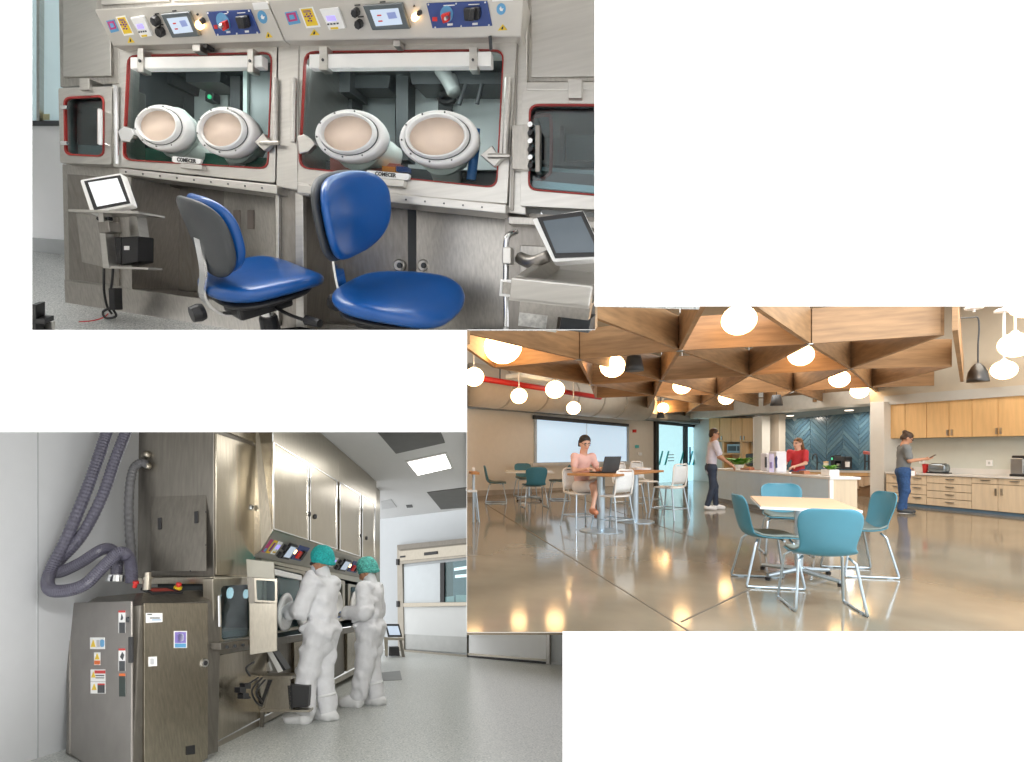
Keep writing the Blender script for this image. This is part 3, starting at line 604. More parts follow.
# ---- blue task chairs
CH = H1 - .70
def task_chair(name, label, px, seat_z, az, back_off, roll=0., fwd=0., bw=.41):
    lp_ = level(R1, seat_z); c = lp_.at(*px); loc = R1.inverted() @ c
    M = R1 @ Matrix.Translation((loc.x, loc.y, 0)) @ Matrix.Rotation(roll, 4, 'Y') @ Matrix.Rotation(az - math.pi / 2, 4, 'Z')   # +y is the front
    t = thing(name, label, 'chair', None, 'blue task chairs', M)
    sz = seat_z - .06
    def df(p):
        y = p.y; p = p.copy(); p.x *= 1 + .10 * (y / .25); k = max(0, y - .08) / .17; p.z -= .035 * k * k
        p.z += .022 * (abs(p.x) / .24) ** 2 - (.012 if p.z > .03 else 0); p.z += .02 * max(0, -y - .12) / .12; return p
    obj('seat', xf(cushion(.48, .47, .085, 2.7, 40, df), Matrix.Translation((0, 0, sz))), blue_v, t, local=True, smooth=True, sub=1)
    obj('seat_pan', xf(cushion(.40, .38, .03, 3), Matrix.Translation((0, -.01, sz - .012))), black, t, local=True, smooth=True)
    B = Matrix.Translation((0, -.235 + back_off, sz + .20)) @ Matrix.Rotation(math.radians(102), 4, 'X')   # cushion z becomes forward
    def db(p):
        p = p.copy(); p.x *= 1 - .10 * (p.y / .2) * 1.0; p.z += .055 * (p.x / .2) ** 2; return p
    Bm = Matrix.Translation((0, -.225 + fwd, sz + .28 + back_off)) @ Matrix.Rotation(math.radians(8), 4, 'X') @ Matrix.Rotation(-math.pi / 2, 4, 'X')
    up = lambda g: xf(g, Bm)
    # local cushion: x across, y -> -z (down), z -> +y (forward)
    obj('backrest', up(cushion(bw, .285, .05, 2.6, 40, db)), blue_v, t, local=True, smooth=True, sub=1)
    def ds(p):
        p = p.copy(); p.x *= 1 - .10 * (p.y / .2); p.z = p.z - .035 + .055 * (p.x / .2) ** 2; return p
    obj('back_shell', up(cushion(bw + .01, .295, .04, 2.6, 40, ds)), dark, t, local=True, smooth=True, sub=1)
    st = [Vector((0, -.25 + fwd, sz + .28 + back_off)), Vector((0, -.262 + fwd, sz + .16 + back_off)), Vector((0, -.245, sz + .03)), Vector((0, -.19, sz - .05)), Vector((0, -.08, sz - .06))]
    V, F = [], []
    for q in spline(st, 5):
        V += [q + Vector((-.028, -.004, 0)), q + Vector((.028, -.004, 0)), q + Vector((.028, .006, .003)), q + Vector((-.028, .006, .003))]
    for i in range(len(V) // 4 - 1): F += [(i * 4 + k, i * 4 + (k + 1) % 4, i * 4 + 4 + (k + 1) % 4, i * 4 + 4 + k) for k in range(4)]
    obj('back_bar', (V, F), chrome, t, local=True)
    obj('mechanism', box((0, -.03, sz - .075), .17, .24, .06), black, t, local=True, bevel=.015)
    obj('knob', lathe([(.03, 0), (.035, .02), (.03, .05)], (0, -.255, sz - .02), (0, -1, 0)), black, t, local=True)
    for s, l in ((1, .30), (-1, .26)):
        lv = obj('lever', tube(spline([(s * .05, .0, sz - .05), (s * .16, .02, sz - .07), (s * l, .04, sz - .05 - .02 * s)], 5), .007), black, t, local=True)
        obj('lever_grip', tube([(s * (l - .03), .038, sz - .05 - .02 * s), (s * (l + .05), .05, sz - .065)], [.02, .016]), black, lv, local=True)
    obj('gas_column', lathe([(.028, .08), (.028, sz - .07)], (0, 0, 0)), chrome, t, local=True)
    obj('column_sleeve', lathe([(.045, .06), (.04, .2), (.035, .21)], (0, 0, 0)), black, t, local=True)
    for k in range(5):
        a = 6.28319 * k / 5 + .3; d = Vector((math.cos(a), math.sin(a), 0))
        lg_ = obj('base_leg', tube([d * .03 + Vector((0, 0, .11)), d * .13 + Vector((0, 0, .095)), d * .2 + Vector((0, 0, .07))], [.03, .025, .018]), black, t, local=True)
        obj('caster', lathe([(.025, -.02), (.03, 0), (.025, .02)], d * .2 + Vector((0, 0, .03)), d.cross(Vector((0, 0, 1)))), black, lg_, local=True)
    return t
task_chair('task_chair', 'blue vinyl task chair with its cushioned backrest facing out', (398, 293), CH, math.radians(-26), .03, 0., 0., .43)
task_chair('task_chair', 'blue vinyl task chair turned to show its black back shell', (264, 275), CH, math.radians(40), -.035, math.radians(-3), .045, .36)

# ---- tray trolley and monitor at the right
tz = level(R1, H1 - .58); a_ = tz.at(511, 278); bR = tz.at(602, 287.3); bk = tz.at(557, 249.5)
ux = (bR - a_).normalized(); dy = bk - a_; dy = (dy - ux * 0); L = (bR - a_).length * .90
t = thing('tray_trolley', 'stainless tray trolley in front of the monitor', 'trolley', F1.at(560, 329))
dpt = dy.length; dyn = dy.normalized(); zz = -Z1
def tq(u0, u1, v0, v1, h0, h1): return obox(a_ + ux * u0 + dyn * v0 - Z1 * h1, ux, dyn, Z1, u1 - u0, v1 - v0, h1 - h0)
obj('tray_bottom', tq(.0, L, 0, dpt, .065, .075), steel_l, t)
obj('front_rim', tq(0, L, 0, .03, 0, .075), steel_l, t, bevel=.004); obj('back_rim', tq(0, L, dpt - .03, dpt, 0, .075), steel_l, t, bevel=.004)
obj('side_rim', tq(0, .03, .03, dpt - .03, 0, .075), steel_l, t, bevel=.004)
obj('apron', tq(.03, L, .02, .04, .075, .12), steel, t)
obj('side_panel', tq(.02, .125, .05, .06, .12, .18), mat('hammered_steel', (.75, .75, .73), .3, 1, var=.25, scale=60, bump=.4), t)
obj('leg', tq(.125, .16, .03, .06, .12, .18), steel, t)
obj('bin', tq(.165, L, .05, .10, .125, .175), dark, t)
hp = a_ - Z1 * .03 + dyn * .06
obj('handle', tube([hp - ux * .01, hp - ux * .055, hp - ux * .055 - Z1 * .05, hp - ux * .01 - Z1 * .05, hp - ux * .01], .006), white_p, t)
obj('handle_plate', prism([hp - ux * .012, hp - ux * .05, hp - ux * .05 - Z1 * .045, hp - ux * .012 - Z1 * .045], [q + dyn * .004 for q in (hp - ux * .012, hp - ux * .05, hp - ux * .05 - Z1 * .045, hp - ux * .012 - Z1 * .045)]), steel, t)
t = thing('monitor', 'dark tilted monitor with white rim behind the tray trolley', 'monitor', W1.at(565, 252, .35))
mp_ = Plane(W1.at(560, 235, .34), W1.u * 1 + W1.n * .12, W1.v * .9 - W1.n * .2)
obj('case', slab(rq([(532, 219), (583, 210), (606, 258), (553, 262)], 3), mp_, -.05, 0), white_p, t, bevel=.005)
obj('bezel', slab([(537, 217.5), (583, 211), (604, 256), (555, 258)], mp_, 0, .004), black, t)
obj('display', slab([(543, 221), (581, 216), (598, 252), (556, 253)], mp_, .004, .006), mat('slate_screen', (.10, .13, .16), .12, spec=.7), t)
obj('arm', tube(spline([W1.at(520, 258, .2), W1.at(532, 262, .26), W1.at(548, 256, .28)], 5), .022), steel_d, t, smooth=True)
t = thing('pipe_stand', 'thin bent steel pipe beside the tray trolley', 'pipe', W1.at(506, 329, .2))
obj('pipe', tube(spline([W1.at(506, 330, .2), W1.at(506, 300, .2), W1.at(506, 262, .2), W1.at(506, 246, .2), W1.at(508, 236, .19), W1.at(516, 232, .14)], 6), .011), chrome, t, smooth=True)
obj('clamp', slab(rect(502, 247, 511, 264), W1, .17, .24), steel_l, t, bevel=.004)

# lamps under the light covers inside the two chambers
for (x, y, w, e) in ((196, 62, .55, 1.5), (400, 60, .7, 2.2)):
    l = bpy.data.lights.new('chamber_lamp', 'AREA'); l.shape = 'RECTANGLE'; l.size = w; l.size_y = .06; l.energy = e; l.color = (.97, 1, .99)
    o = bpy.data.objects.new('chamber_lamp', l); COL.objects.link(o); z = (W1.v + W1.n * .25).normalized(); xx = W1.u; yy = z.cross(xx)
    o.matrix_world = Matrix.Translation(W1.at(x, y, -.06)) @ Matrix((xx, yy, z)).transposed().to_4x4()
# ================================================================ people: smooth implicit bodies turned into meshes
def _rc(p, a, b, r1, r2, fl):
    """round cone distance, optionally flattened along y by fl"""
    a = np.array(a, float); b = np.array(b, float); q = p.copy()
    if fl != 1: q[:, 1] = (q[:, 1] - a[1]) / fl + a[1]; b = b.copy(); b[1] = (b[1] - a[1]) / fl + a[1]
    ab = b - a; L = ab @ ab + 1e-12; h = np.clip(((q - a) @ ab) / L, 0, 1)
    return (np.linalg.norm(q - a - h[:, None] * ab, axis=1) - (r1 + (r2 - r1) * h))
def sdf_mesh(segs, res, k=.03, cut=None, noise=None):
    """segs: (a, b, r1, r2[, flat]); returns (verts, faces) by surface nets"""
    A = np.array([s[0] for s in segs] + [s[1] for s in segs], float); R = max(max(s[2], s[3]) for s in segs) + .03 + k
    lo, hi = A.min(0) - R, A.max(0) + R; n = np.ceil((hi - lo) / res).astype(int) + 1
    g = np.stack(np.meshgrid(*[lo[i] + res * np.arange(n[i]) for i in range(3)], indexing='ij'), -1).reshape(-1, 3)
    d = None
    for s in segs:
        e = _rc(g, s[0], s[1], s[2], s[3], s[4] if len(s) > 4 else 1.)
        if d is None: d = e
        else:
            h = np.maximum(k - np.abs(d - e), 0) / k; d = np.minimum(d, e) - h * h * k * .25
    if noise: d = d + noise(g)
    if cut is not None:
        for c in cut: d = np.maximum(d, c(g))
    D = d.reshape(n); S = D < 0
    c8 = [(i, j, l) for i in (0, 1) for j in (0, 1) for l in (0, 1)]
    sl = lambda a, o: a[o[0]:n[0] - 1 + o[0], o[1]:n[1] - 1 + o[1], o[2]:n[2] - 1 + o[2]]
    cnt = sum(sl(S, o).astype(int) for o in c8); act = (cnt > 0) & (cnt < 8)
    ids = -np.ones(act.shape, int); idx = np.argwhere(act); ids[act] = np.arange(len(idx))
    acc = np.zeros((len(idx), 3)); wt = np.zeros(len(idx))
    vals = {o: sl(D, o)[act] for o in c8}
    for o in c8:
        for ax in range(3):
            if o[ax]: continue
            o2 = list(o); o2[ax] = 1; o2 = tuple(o2); va, vb = vals[o], vals[o2]; m = (va < 0) != (vb < 0)
            t = np.where(m, va / np.where(m, va - vb, 1), 0); q = np.tile(np.array(o, float), (len(idx), 1)); q[:, ax] += t
            acc += q * m[:, None]; wt += m
    V = lo + (idx + acc / wt[:, None]) * res
    F = []
    for ax in range(3):
        b, c = (ax + 1) % 3, (ax + 2) % 3
        s0 = [slice(None)] * 3; s1 = [slice(None)] * 3; s0[ax] = slice(0, n[ax] - 1); s1[ax] = slice(1, n[ax])
        cr = S[tuple(s0)] != S[tuple(s1)]; e = np.argwhere(cr)
        e = e[(e[:, b] > 0) & (e[:, c] > 0) & (e[:, b] < n[b] - 1) & (e[:, c] < n[c] - 1)]
        def at(db, dc):
            w = e.copy(); w[:, b] += db; w[:, c] += dc; return ids[w[:, 0], w[:, 1], w[:, 2]]
        F.append(np.stack([at(-1, -1), at(0, -1), at(0, 0), at(-1, 0)], 1))
    F = np.concatenate(F); F = F[(F >= 0).all(1)]
    return V.tolist(), F.tolist()
def lerp(a, b, t): return tuple(a[i] + (b[i] - a[i]) * t for i in range(3))
def add(a, b): return tuple(a[i] + b[i] for i in range(3))
def hand_segs(w, d, side, palm_n, curl=.35, s=1.):
    """palm and five bent fingers; w wrist, d pointing direction, palm_n palm normal"""
    d = Vector(d).normalized(); pn = Vector(palm_n); pn = (pn - d * pn.dot(d)).normalized(); sd = d.cross(pn) * side; w = Vector(w); S = []
    T = lambda v: tuple(v)
    S.append((T(w), T(w + d * .05 * s), .026 * s, .03 * s, 1.))
    for i, (o, l) in enumerate(((-.028, .062), (-.010, .075), (.010, .08), (.028, .07))):
        k = w + d * .085 * s + sd * o * s; S.append((T(w + d * .045 * s + sd * o * .8 * s), T(k), .016 * s, .0125 * s))
        m = k + (d * math.cos(curl) + pn * math.sin(curl)) * l * .5 * s; S.append((T(k), T(m), .0105 * s, .0095 * s))
        e = m + (d * math.cos(curl * 2.4) + pn * math.sin(curl * 2.4)) * l * .5 * s; S.append((T(m), T(e), .0095 * s, .008 * s))
    b = w + d * .025 * s + sd * .028 * s; m = b + (d * .6 + sd * .7 + pn * .35).normalized() * .04 * s; e = m + (d * .85 + sd * .2 + pn * .5).normalized() * .035 * s
    S += [(T(b), T(m), .015 * s, .012 * s), (T(m), T(e), .011 * s, .009 * s)]
    return S
def build_person(label, M, J, look, group=None, res=.015):
    """J: joints in metres, +y is where the body faces; look: clothing"""
    t = thing('person', label, 'person', None, group, M)
    r = look.get('r', 1.); skin = look['skin']; hs = look.get('hs', 1.)
    hd, hf = Vector(J['head']), Vector(J['face']).normalized()         # head centre, facing
    up = Vector(J.get('headup', (0, 0, 1))); sd = hf.cross(up).normalized(); up = sd.cross(hf)
    T = lambda v: tuple(v)
    head = [(T(hd + up * .03 * hs - hf * .012 * hs), T(hd - up * .03 * hs + hf * .012 * hs), .088 * hs, .07 * hs), (T(hd - up * .02 * hs + hf * .03 * hs), T(hd - up * .085 * hs + hf * .05 * hs), .058 * hs, .036 * hs)]
    nose = [(T(hd + up * .005 * hs + hf * .082 * hs), T(hd - up * .03 * hs + hf * .105 * hs), .012 * hs, .014 * hs)]
    ears = [(T(hd + sd * s * .082 * hs - up * .005 * hs - hf * .01), T(hd + sd * s * .084 * hs - up * .035 * hs - hf * .008), .015 * hs, .012 * hs) for s in (-1, 1)]
    body = head + nose + ears + [(J['neck'], T(hd - up * .05 * hs), .055 * hs, .05 * hs), (J['chest'], J['neck'], .08 * r, .06 * r)]
    body += [(J['pelvis'], J['chest'], .12 * r, .11 * r, .75)]
    hand = []
    for s in ('L', 'R'):
        sh, el, wr = J['sh' + s], J['el' + s], J['wr' + s]
        body += [(sh, el, .046 * r, .038 * r), (el, wr, .038 * r, .027 * r), (J['chest'], sh, .07 * r, .05 * r)]
        dirn = J.get('hd' + s) or T(Vector(wr) - Vector(el))
        hand += hand_segs(wr, dirn, -1 if s == 'R' else 1, J.get('pn' + s, (0, 0, -1)), J.get('curl', .4), look.get('hand', 1.))
        hp, kn, an = J['hip' + s], J['kn' + s], J['an' + s]
        body += [(hp, kn, .075 * r, .05 * r), (kn, an, .05 * r, .035 * r)]
        body.append((an, J['toe' + s], .035, .03))
    V, F = sdf_mesh(body, res, .03)
    if not look.get('gloves'):
        V2, F2 = sdf_mesh(hand[:11], .0065, .01); V3, F3 = sdf_mesh(hand[11:], .0065, .01)
        g = join((V, F), (V2, F2), (V3, F3))
        obj('body', g, skin, t, local=True, smooth=True)
    else:
        obj('body', (V, F), skin, t, local=True, smooth=True)
        for hh, m in zip((hand[:11], hand[11:]), look['gloves']):
            obj('glove', sdf_mesh(hh, .0065, .012), m, t, local=True, smooth=True)
    e = [];
    for s in (-1, 1): e.append(ball(hd + hf * .074 * hs + sd * s * .032 * hs + up * .012 * hs, .011 * hs, 8))
    obj('eyes', join(*e), look.get('eye', dark), t, local=True)
    obj('mouth', tube([hd + hf * (.083 * hs) - up * .062 * hs + sd * -.022, hd + hf * (.088 * hs) - up * .064 * hs, hd + hf * (.083 * hs) - up * .062 * hs + sd * .022], .006 * hs, 6), mat('lip', (.55, .2, .17), .5), t, local=True)
    # upper garment
    if 'top' in look:
        i = look.get('inflate', .012); sl = look.get('sleeve', .55)
        tp = [(add(J['pelvis'], (0, 0, look.get('hem', -.02))), J['belly'], .135 * r + i, .13 * r + i, .72), (J['belly'], J['chest'], .128 * r + i, .125 * r + i, .74), (J['chest'], lerp(J['chest'], J['neck'], .8), .10 * r + i, .06 * r + i, .8)]
        for s in ('L', 'R'):
            sh, el, wr = J['sh' + s], J['el' + s], J['wr' + s]
            tp.append((J['chest'], sh, .08 * r + i, .058 * r + i))
            if sl <= 1: tp.append((sh, lerp(sh, el, sl), .055 * r + i, .055 * r + i))
            else: tp += [(sh, el, .055 * r + i, .05 * r + i), (el, lerp(el, wr, sl - 1), .05 * r + i, .04 * r + i)]
        ns = (lambda g: .004 * np.sin(g[:, 2] * 42 + g[:, 0] * 25) * np.sin(g[:, 0] * 31 + g[:, 1] * 17)) if not look.get('folds') else look['folds']
        obj(look.get('top_name', 'shirt'), sdf_mesh(tp, res, .035, noise=ns), look['top'], t, local=True, smooth=True)
    if 'legs' in look:
        i = look.get('leg_inflate', .012); lg = []
        lg.append((J['hipL'], J['hipR'], .10 * r + i, .10 * r + i)); lg.append((J['pelvis'], add(J['pelvis'], (0, 0, .04)), .115 * r + i, .115 * r + i, .8))
        for s in ('L', 'R'):
            hp, kn, an = J['hip' + s], J['kn' + s], J['an' + s]; e = lerp(kn, an, look.get('leg_len', .96))
            lg += [(hp, kn, .085 * r + i, .06 * r + i), (kn, e, .06 * r + i, .045 * r + i)]
        ns = look.get('leg_folds') or (lambda g: .004 * np.sin(g[:, 2] * 33 + g[:, 1] * 20) * np.sin(g[:, 0] * 23 + g[:, 2] * 11))
        obj(look.get('legs_name', 'trousers'), sdf_mesh(lg, res, .03, noise=ns), look['legs'], t, local=True, smooth=True)
    if 'skirt' in look:
        lg = [(J['pelvis'], lerp(J['hipL'], J['hipR'], .5), .14 * r, .14 * r, .85)]
        for s in ('L', 'R'): lg.append((J['hip' + s], lerp(J['hip' + s], J['kn' + s], .8), .105 * r, .095 * r))
        obj('skirt', sdf_mesh(lg, res, .05), look['skirt'], t, local=True, smooth=True)
    for s in ('L', 'R'):
        an, to = Vector(J['an' + s]), Vector(J['toe' + s])
        ft = [(T(an + Vector((0, 0, -.02))), T(to), .048 * look.get('shoe_r', 1), .036 * look.get('shoe_r', 1)), (T(an + (an - to) * .15 + Vector((0, 0, -.04))), T(to), .036 * look.get('shoe_r', 1), .032 * look.get('shoe_r', 1))]
        if look.get('boot'): ft.append((T(an), lerp(J['an' + s], J['kn' + s], .38), .06, .078))
        obj(look.get('shoe_name', 'shoe'), sdf_mesh(ft, .012, .03, noise=look.get('leg_folds')), look['shoe'], t, local=True, smooth=True)
        if 'sole' in look:
            obj('sole', sdf_mesh([(T(Vector((an.x, an.y, min(an.z, to.z))) + (an - to) * .1 + Vector((0, 0, -.062))), T(to + Vector((0, 0, -.02))), .03, .028, 1)], .01, .02), look['sole'], t, local=True, smooth=True)
    if 'hair' in look:
        hr = [(T(hd + up * .035 * hs - hf * .02 * hs), T(hd - up * .02 * hs - hf * .03 * hs), .096 * hs, .085 * hs)]
        for a, b, r1, r2 in look.get('hair_extra', []):
            f = lambda q: T(hd + sd * q[0] * hs + hf * q[1] * hs + up * q[2] * hs); hr.append((f(a), f(b), r1 * hs, r2 * hs))
        hn, fn, un = np.array(T(hd)), np.array(T(hf)), np.array(T(up))
        cut = lambda g: ((g - hn) @ fn) * .75 - ((g - hn) @ un) * .66 - .008 * hs
        obj('hair', sdf_mesh(hr, .009, .02, cut=[cut]), look['hair'], t, local=True, smooth=True)
    if look.get('glasses'):
        gs = []
        for s in (-1, 1):
            c = hd + hf * .090 * hs + sd * s * .034 * hs + up * .010 * hs
            gs.append(tube([c + sd * .026 * hs * math.cos(k * .785) + up * .02 * hs * math.sin(k * .785) for k in range(9)], .0035, 6))
            gs.append(tube([c + sd * s * .026 * hs, hd + sd * s * .088 * hs + up * .012 * hs - hf * .005], .003, 6))
        gs.append(tube([hd + hf * .092 * hs - sd * .009 * hs + up * .012 * hs, hd + hf * .092 * hs + sd * .009 * hs + up * .012 * hs], .003, 6))
        obj('glasses', join(*gs), black, t, local=True)
    return t, hd, hf, sd, up
skin_l = mat('light_skin', (.72, .42, .30), .5, var=.05); skin_m = mat('tan_skin', (.55, .28, .17), .5, var=.05)
def stand(h=1.75, lean=0., step=.0, wid=.0):
    s = h / 1.75
    J = dict(pelvis=(0, 0, .93 * s), belly=(0, .01, 1.10 * s), chest=(0, .0 + lean * .6, 1.32 * s), neck=(0, .0 + lean, 1.49 * s), head=(0, .02 + lean, 1.635 * s), face=(0, 1, -.1))
    for n, x in (('L', -1), ('R', 1)):
        J['sh' + n] = (x * .185 * s, lean * .9, 1.41 * s); J['el' + n] = (x * .23 * s, lean * .9 - .02, 1.13 * s); J['wr' + n] = (x * .22 * s, lean * .9 + .1, .90 * s)
        J['hip' + n] = (x * .085 * s, 0, .90 * s); J['kn' + n] = (x * .095 * s, .02 + step * .5 * x, .49 * s); J['an' + n] = (x * (.095 + wid) * s, -.01 + step * x, .085 * s); J['toe' + n] = (x * (.115 + wid) * s, .15 + step * x, .035 * s)
    return J
# ================================================================ ROOM 3 : gowned suite with tall isolator line
R3m = R3.to_3x3(); Z3 = R3m @ Vector((0, 0, 1))
def L3(x, y, z): return R3 @ Vector((x, y, z))
ISD = (R3m @ Vector((.1616, .987, 0))).normalized()       # the way the line runs
W3 = Plane(F3.at(214, 750), ISD, Z3)                        # front of the isolator line
UP3 = W3.off(.19)                                           # front of the upper cabinets
E3 = Plane(W3.at(214, 500), R3m @ Vector((.987, -.1616, 0)), Z3)   # end face of the tall cabinet
back0, back1 = F3.at(403, 651), F3.at(548, 664)
B3 = Plane(back0, back1 - back0, Z3)
S3 = Plane(F3.at(67, 749), F3.at(67, 749) - F3.at(26, 761.5), Z3)  # left side wall
CE3 = level(R3, 3.15)
fl3 = [(-40, 800), (-40, 735), (60, 735), (240, 690), (330, 655), (403, 648), (467, 645), (467, 632), (563, 632), (620, 660), (620, 800)]
struct('floor', prism([F3.at(*p) for p in fl3], [F3.at(*p) - F3.n * .02 for p in fl3]), suite_floor, 'grey speckled vinyl floor of the gowned suite')
wl3 = struct('wall_left', slab([(-420, 380), (170, 380), (170, 800), (-420, 800)], S3, -.05, 0), grey_wall, 'white panel wall behind the grey hoses')
obj('panel_joint', slab(rect(37.4, 380, 38.6, 800), S3, -.001, .004), mat('joint_grey', (.45, .47, .48), .6), wl3)
ce = [(300, 405), (467, 405), (467, 509), (381, 519), (372, 520), (330, 470)]
cl = struct('ceiling', prism([CE3.at(*p) for p in ce], [CE3.at(*p) + Z3 * .03 for p in ce]), mat('suite_ceiling', (.62, .63, .64), .6, var=.01), 'grey white ceiling of the gowned suite')
def ceil_part(name, q, m, th=.01, label=None, dd=0.): return obj(name, prism([CE3.at(*p) - Z3 * dd for p in q], [CE3.at(*p) - Z3 * (dd + th) for p in q]), m, cl, label=label)
vent_m = mat('vent_grey', (.10, .10, .095), .5, .4, var=.08)
for q in ([(378, 432), (441, 432), (445, 442), (396, 453)], [(427, 492), (467, 487), (467, 507), (441, 509)]):
    v = ceil_part('vent', q, vent_m, .012)
    ins = inset(q, 3)
vl = ceil_part('light_frame', [(405, 461), (447, 452), (454, 468), (417, 476)], steel_l, .008)
obj('light_diffuser', prism([CE3.at(*p) - Z3 * .008 for p in ((408, 462), (445, 454), (451, 467), (418, 474.5))], [CE3.at(*p) - Z3 * .014 for p in ((408, 462), (445, 454), (451, 467), (418, 474.5))]), mat('lit_diffuser', (1, .97, .9), .5, emit=(1, .98, .93), es=3.2), vl)
ceil_part('hatch', [(381, 501), (391, 499), (397, 507), (382, 509)], mat('hatch_grey', (.48, .49, .5), .6), .01)
ceil_part('sensor', [(406, 505), (412, 504.5), (413, 507), (407, 507.5)], dark, .01)
# back wall with sliding door
bw = [(381, 519), (467, 509), (467, 632), (600, 632), (600, 668.6), (548, 664), (403, 651), (376, 648.5), (376, 519.5)]
struct('wall_back', slab(bw, B3, -.05, 0), mat('suite_back_wall', (.47, .50, .52), .6, var=.01), 'grey white back wall around the sliding door')
d = struct('door_1', ring([(397, 546), (466.8, 538), (466.8, 657.5), (398, 651.2)], [(402, 564), (466.8, 557), (466.8, 655), (404, 649.5)], B3, 0, .06), mat('door_steel', (.34, .315, .27), .35, .9, var=.06), 'wide steel framed sliding door in the back wall')
dm = MATS['door_steel']
obj('header_cap', slab([(397, 545), (466.8, 538), (466.8, 543), (398, 550)], B3, .06, .12), bronze_d, d)
obj('header', slab([(399, 551), (466.8, 544), (466.8, 555), (400, 561)], B3, .06, .09), bronze_l, d, bevel=.01)
obj('sensor', slab([(424, 552.5), (437, 551), (437, 554), (424, 555.5)], B3, .09, .11), black, d)
obj('sensor', slab([(400, 556), (405, 555.5), (405, 557.3), (400, 557.8)], B3, .09, .1), black, d)
obj('leaf_panel', slab([(404, 606), (466.8, 604), (466.8, 637), (404, 634)], B3, .0, .03), mat('door_white', (.66, .68, .68), .4, var=.01), d)
obj('leaf_base', slab([(404, 634), (466.8, 637), (466.8, 653), (404, 649)], B3, .0, .025), mat('door_grey', (.42, .43, .42), .35, .4), d)
obj('push_rail', slab([(403, 603), (466.8, 602), (466.8, 606), (403, 607)], B3, .03, .09), bronze_l, d, bevel=.008)
obj('glass_pane', slab([(404, 567), (440, 563), (440, 602.5), (404, 603)], B3, .0, .02), mat('frosted_door_glass', (.60, .65, .68), .15, var=.02), d)
obj('stile', slab([(440, 563), (444, 562.5), (444, 602), (440, 602)], B3, .0, .05), black, d)
obj('glass_pane', slab([(444, 562.5), (466.8, 560), (466.8, 602), (444, 602)], B3, .005, .015), glass_t, d)
obj('room_beyond', slab([(444, 562.5), (453, 561.5), (453, 602), (444, 602)], B3, .0, .004), mat('beyond_tan', (.28, .27, .24), .6), d)
obj('room_beyond', slab([(453, 561.5), (466.8, 560), (466.8, 602), (453, 602)], B3, .0, .004), mat('beyond_grey', (.40, .43, .42), .6), d)
for q in ([(454, 568), (466.8, 566), (466.8, 569), (454, 571)], [(455, 575), (466.8, 574), (466.8, 577), (455, 578)]): obj('lamp_beyond', slab(q, B3, .004, .006), mat('lit_beyond', (.9, .92, .9), .5, emit=(.9, .95, .92), es=.7), d)
for q in ([(445, 597), (454, 596), (454, 602), (445, 602)], [(456, 595), (466, 595), (466, 602), (456, 602)]): obj('box_beyond', slab(q, B3, .004, .012), mat('pale_teal', (.45, .6, .58), .5), d)
for (x, y) in ((397, 562), (397.3, 604)): obj('door_switch', slab(rect(x - 1, y - 3, x + 1.2, y + 3), B3, .06, .09), black, d)
pnl = struct('door_2', slab([(469, 632), (546, 632), (546, 661.5), (469, 655.5)], B3, 0, .04), mat('panel_white', (.80, .81, .81), .4, var=.01), 'white sliding panel in the back wall')
obj('bottom_gap', slab([(467.5, 655.5), (546, 662), (546, 664), (467.5, 657.5)], B3, .01, .05), black, pnl)
obj('rail', slab([(467.5, 653), (546, 659.3), (546, 661.3), (467.5, 655)], B3, .04, .07), bronze_l, pnl)
obj('jamb', slab([(546, 632), (549.5, 632), (549.5, 664.5), (546, 664)], B3, .0, .06), steel, pnl)
struct('baseboard_back', slab([(549.5, 661), (600, 666), (600, 670), (549.5, 665)], B3, 0, .02), MATS['cove_grey'], 'grey skirting at the foot of the back wall')

# ---- tall cabinet with hose fittings
t = thing('tall_cabinet', 'tall stainless plant cabinet with grey hose fittings against the white wall', 'cabinet', F3.at(214, 748))
depth_dir = -W3.n
cor = [E3.at(214, 575), E3.at(214, 400)]
fr_b, fr_t = W3.at(214, 577), W3.at(214, 390)
def run_box(x0, x1, y0, y1, pl, deep, back=None):            # traced on the line's front plane, then extruded away from the aisle
    return prism([pl.at(x0, y0[0]), pl.at(x1, y0[1]), pl.at(x1, y1[1]), pl.at(x0, y1[0])], [p - pl.n * deep for p in (pl.at(x0, y0[0]), pl.at(x1, y0[1]), pl.at(x1, y1[1]), pl.at(x0, y1[0]))])
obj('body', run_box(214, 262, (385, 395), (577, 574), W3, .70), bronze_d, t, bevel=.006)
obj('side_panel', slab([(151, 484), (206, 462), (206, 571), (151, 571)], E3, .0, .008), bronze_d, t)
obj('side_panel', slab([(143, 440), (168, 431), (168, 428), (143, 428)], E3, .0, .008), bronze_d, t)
for i in range(4): obj('rivet', lathe([(.006, 0), (.006, .004)], E3.at(190.5 if i < 2 else 206, (468, 571, 512, 545)[i], .008), E3.n, n=8), black, t)
for q in ([(157.5, 518), (161, 517.3), (161, 529), (157.5, 529.5)], [(194, 511.5), (197.7, 510.8), (197.7, 522.8), (194, 523.4)]): obj('recessed_handle', slab(q, E3, .008, .02), black, t, bevel=.003)
obj('front_door', slab([(216.5, 433), (255, 446), (255.5, 577), (216.5, 575)], W3, 0, .02), bronze, t, bevel=.006)
obj('front_door', slab([(216.5, 385), (256, 399), (256, 443), (232, 434), (216.5, 429)], W3, 0, .02), bronze, t, bevel=.006)
k = obj('lock', lathe([(.032, 0), (.028, .015)], W3.at(251.5, 507.5, .02), W3.n, n=16), chrome, t); obj('lock_core', lathe([(.016, .015), (.014, .022)], W3.at(251.5, 507.5, .02), W3.n, n=12), black, k)
pf = obj('pipe_flange', slab([(142, 450), (153.5, 450), (154, 467), (142, 470)], E3, .008, .025), bronze_l, t, bevel=.004)
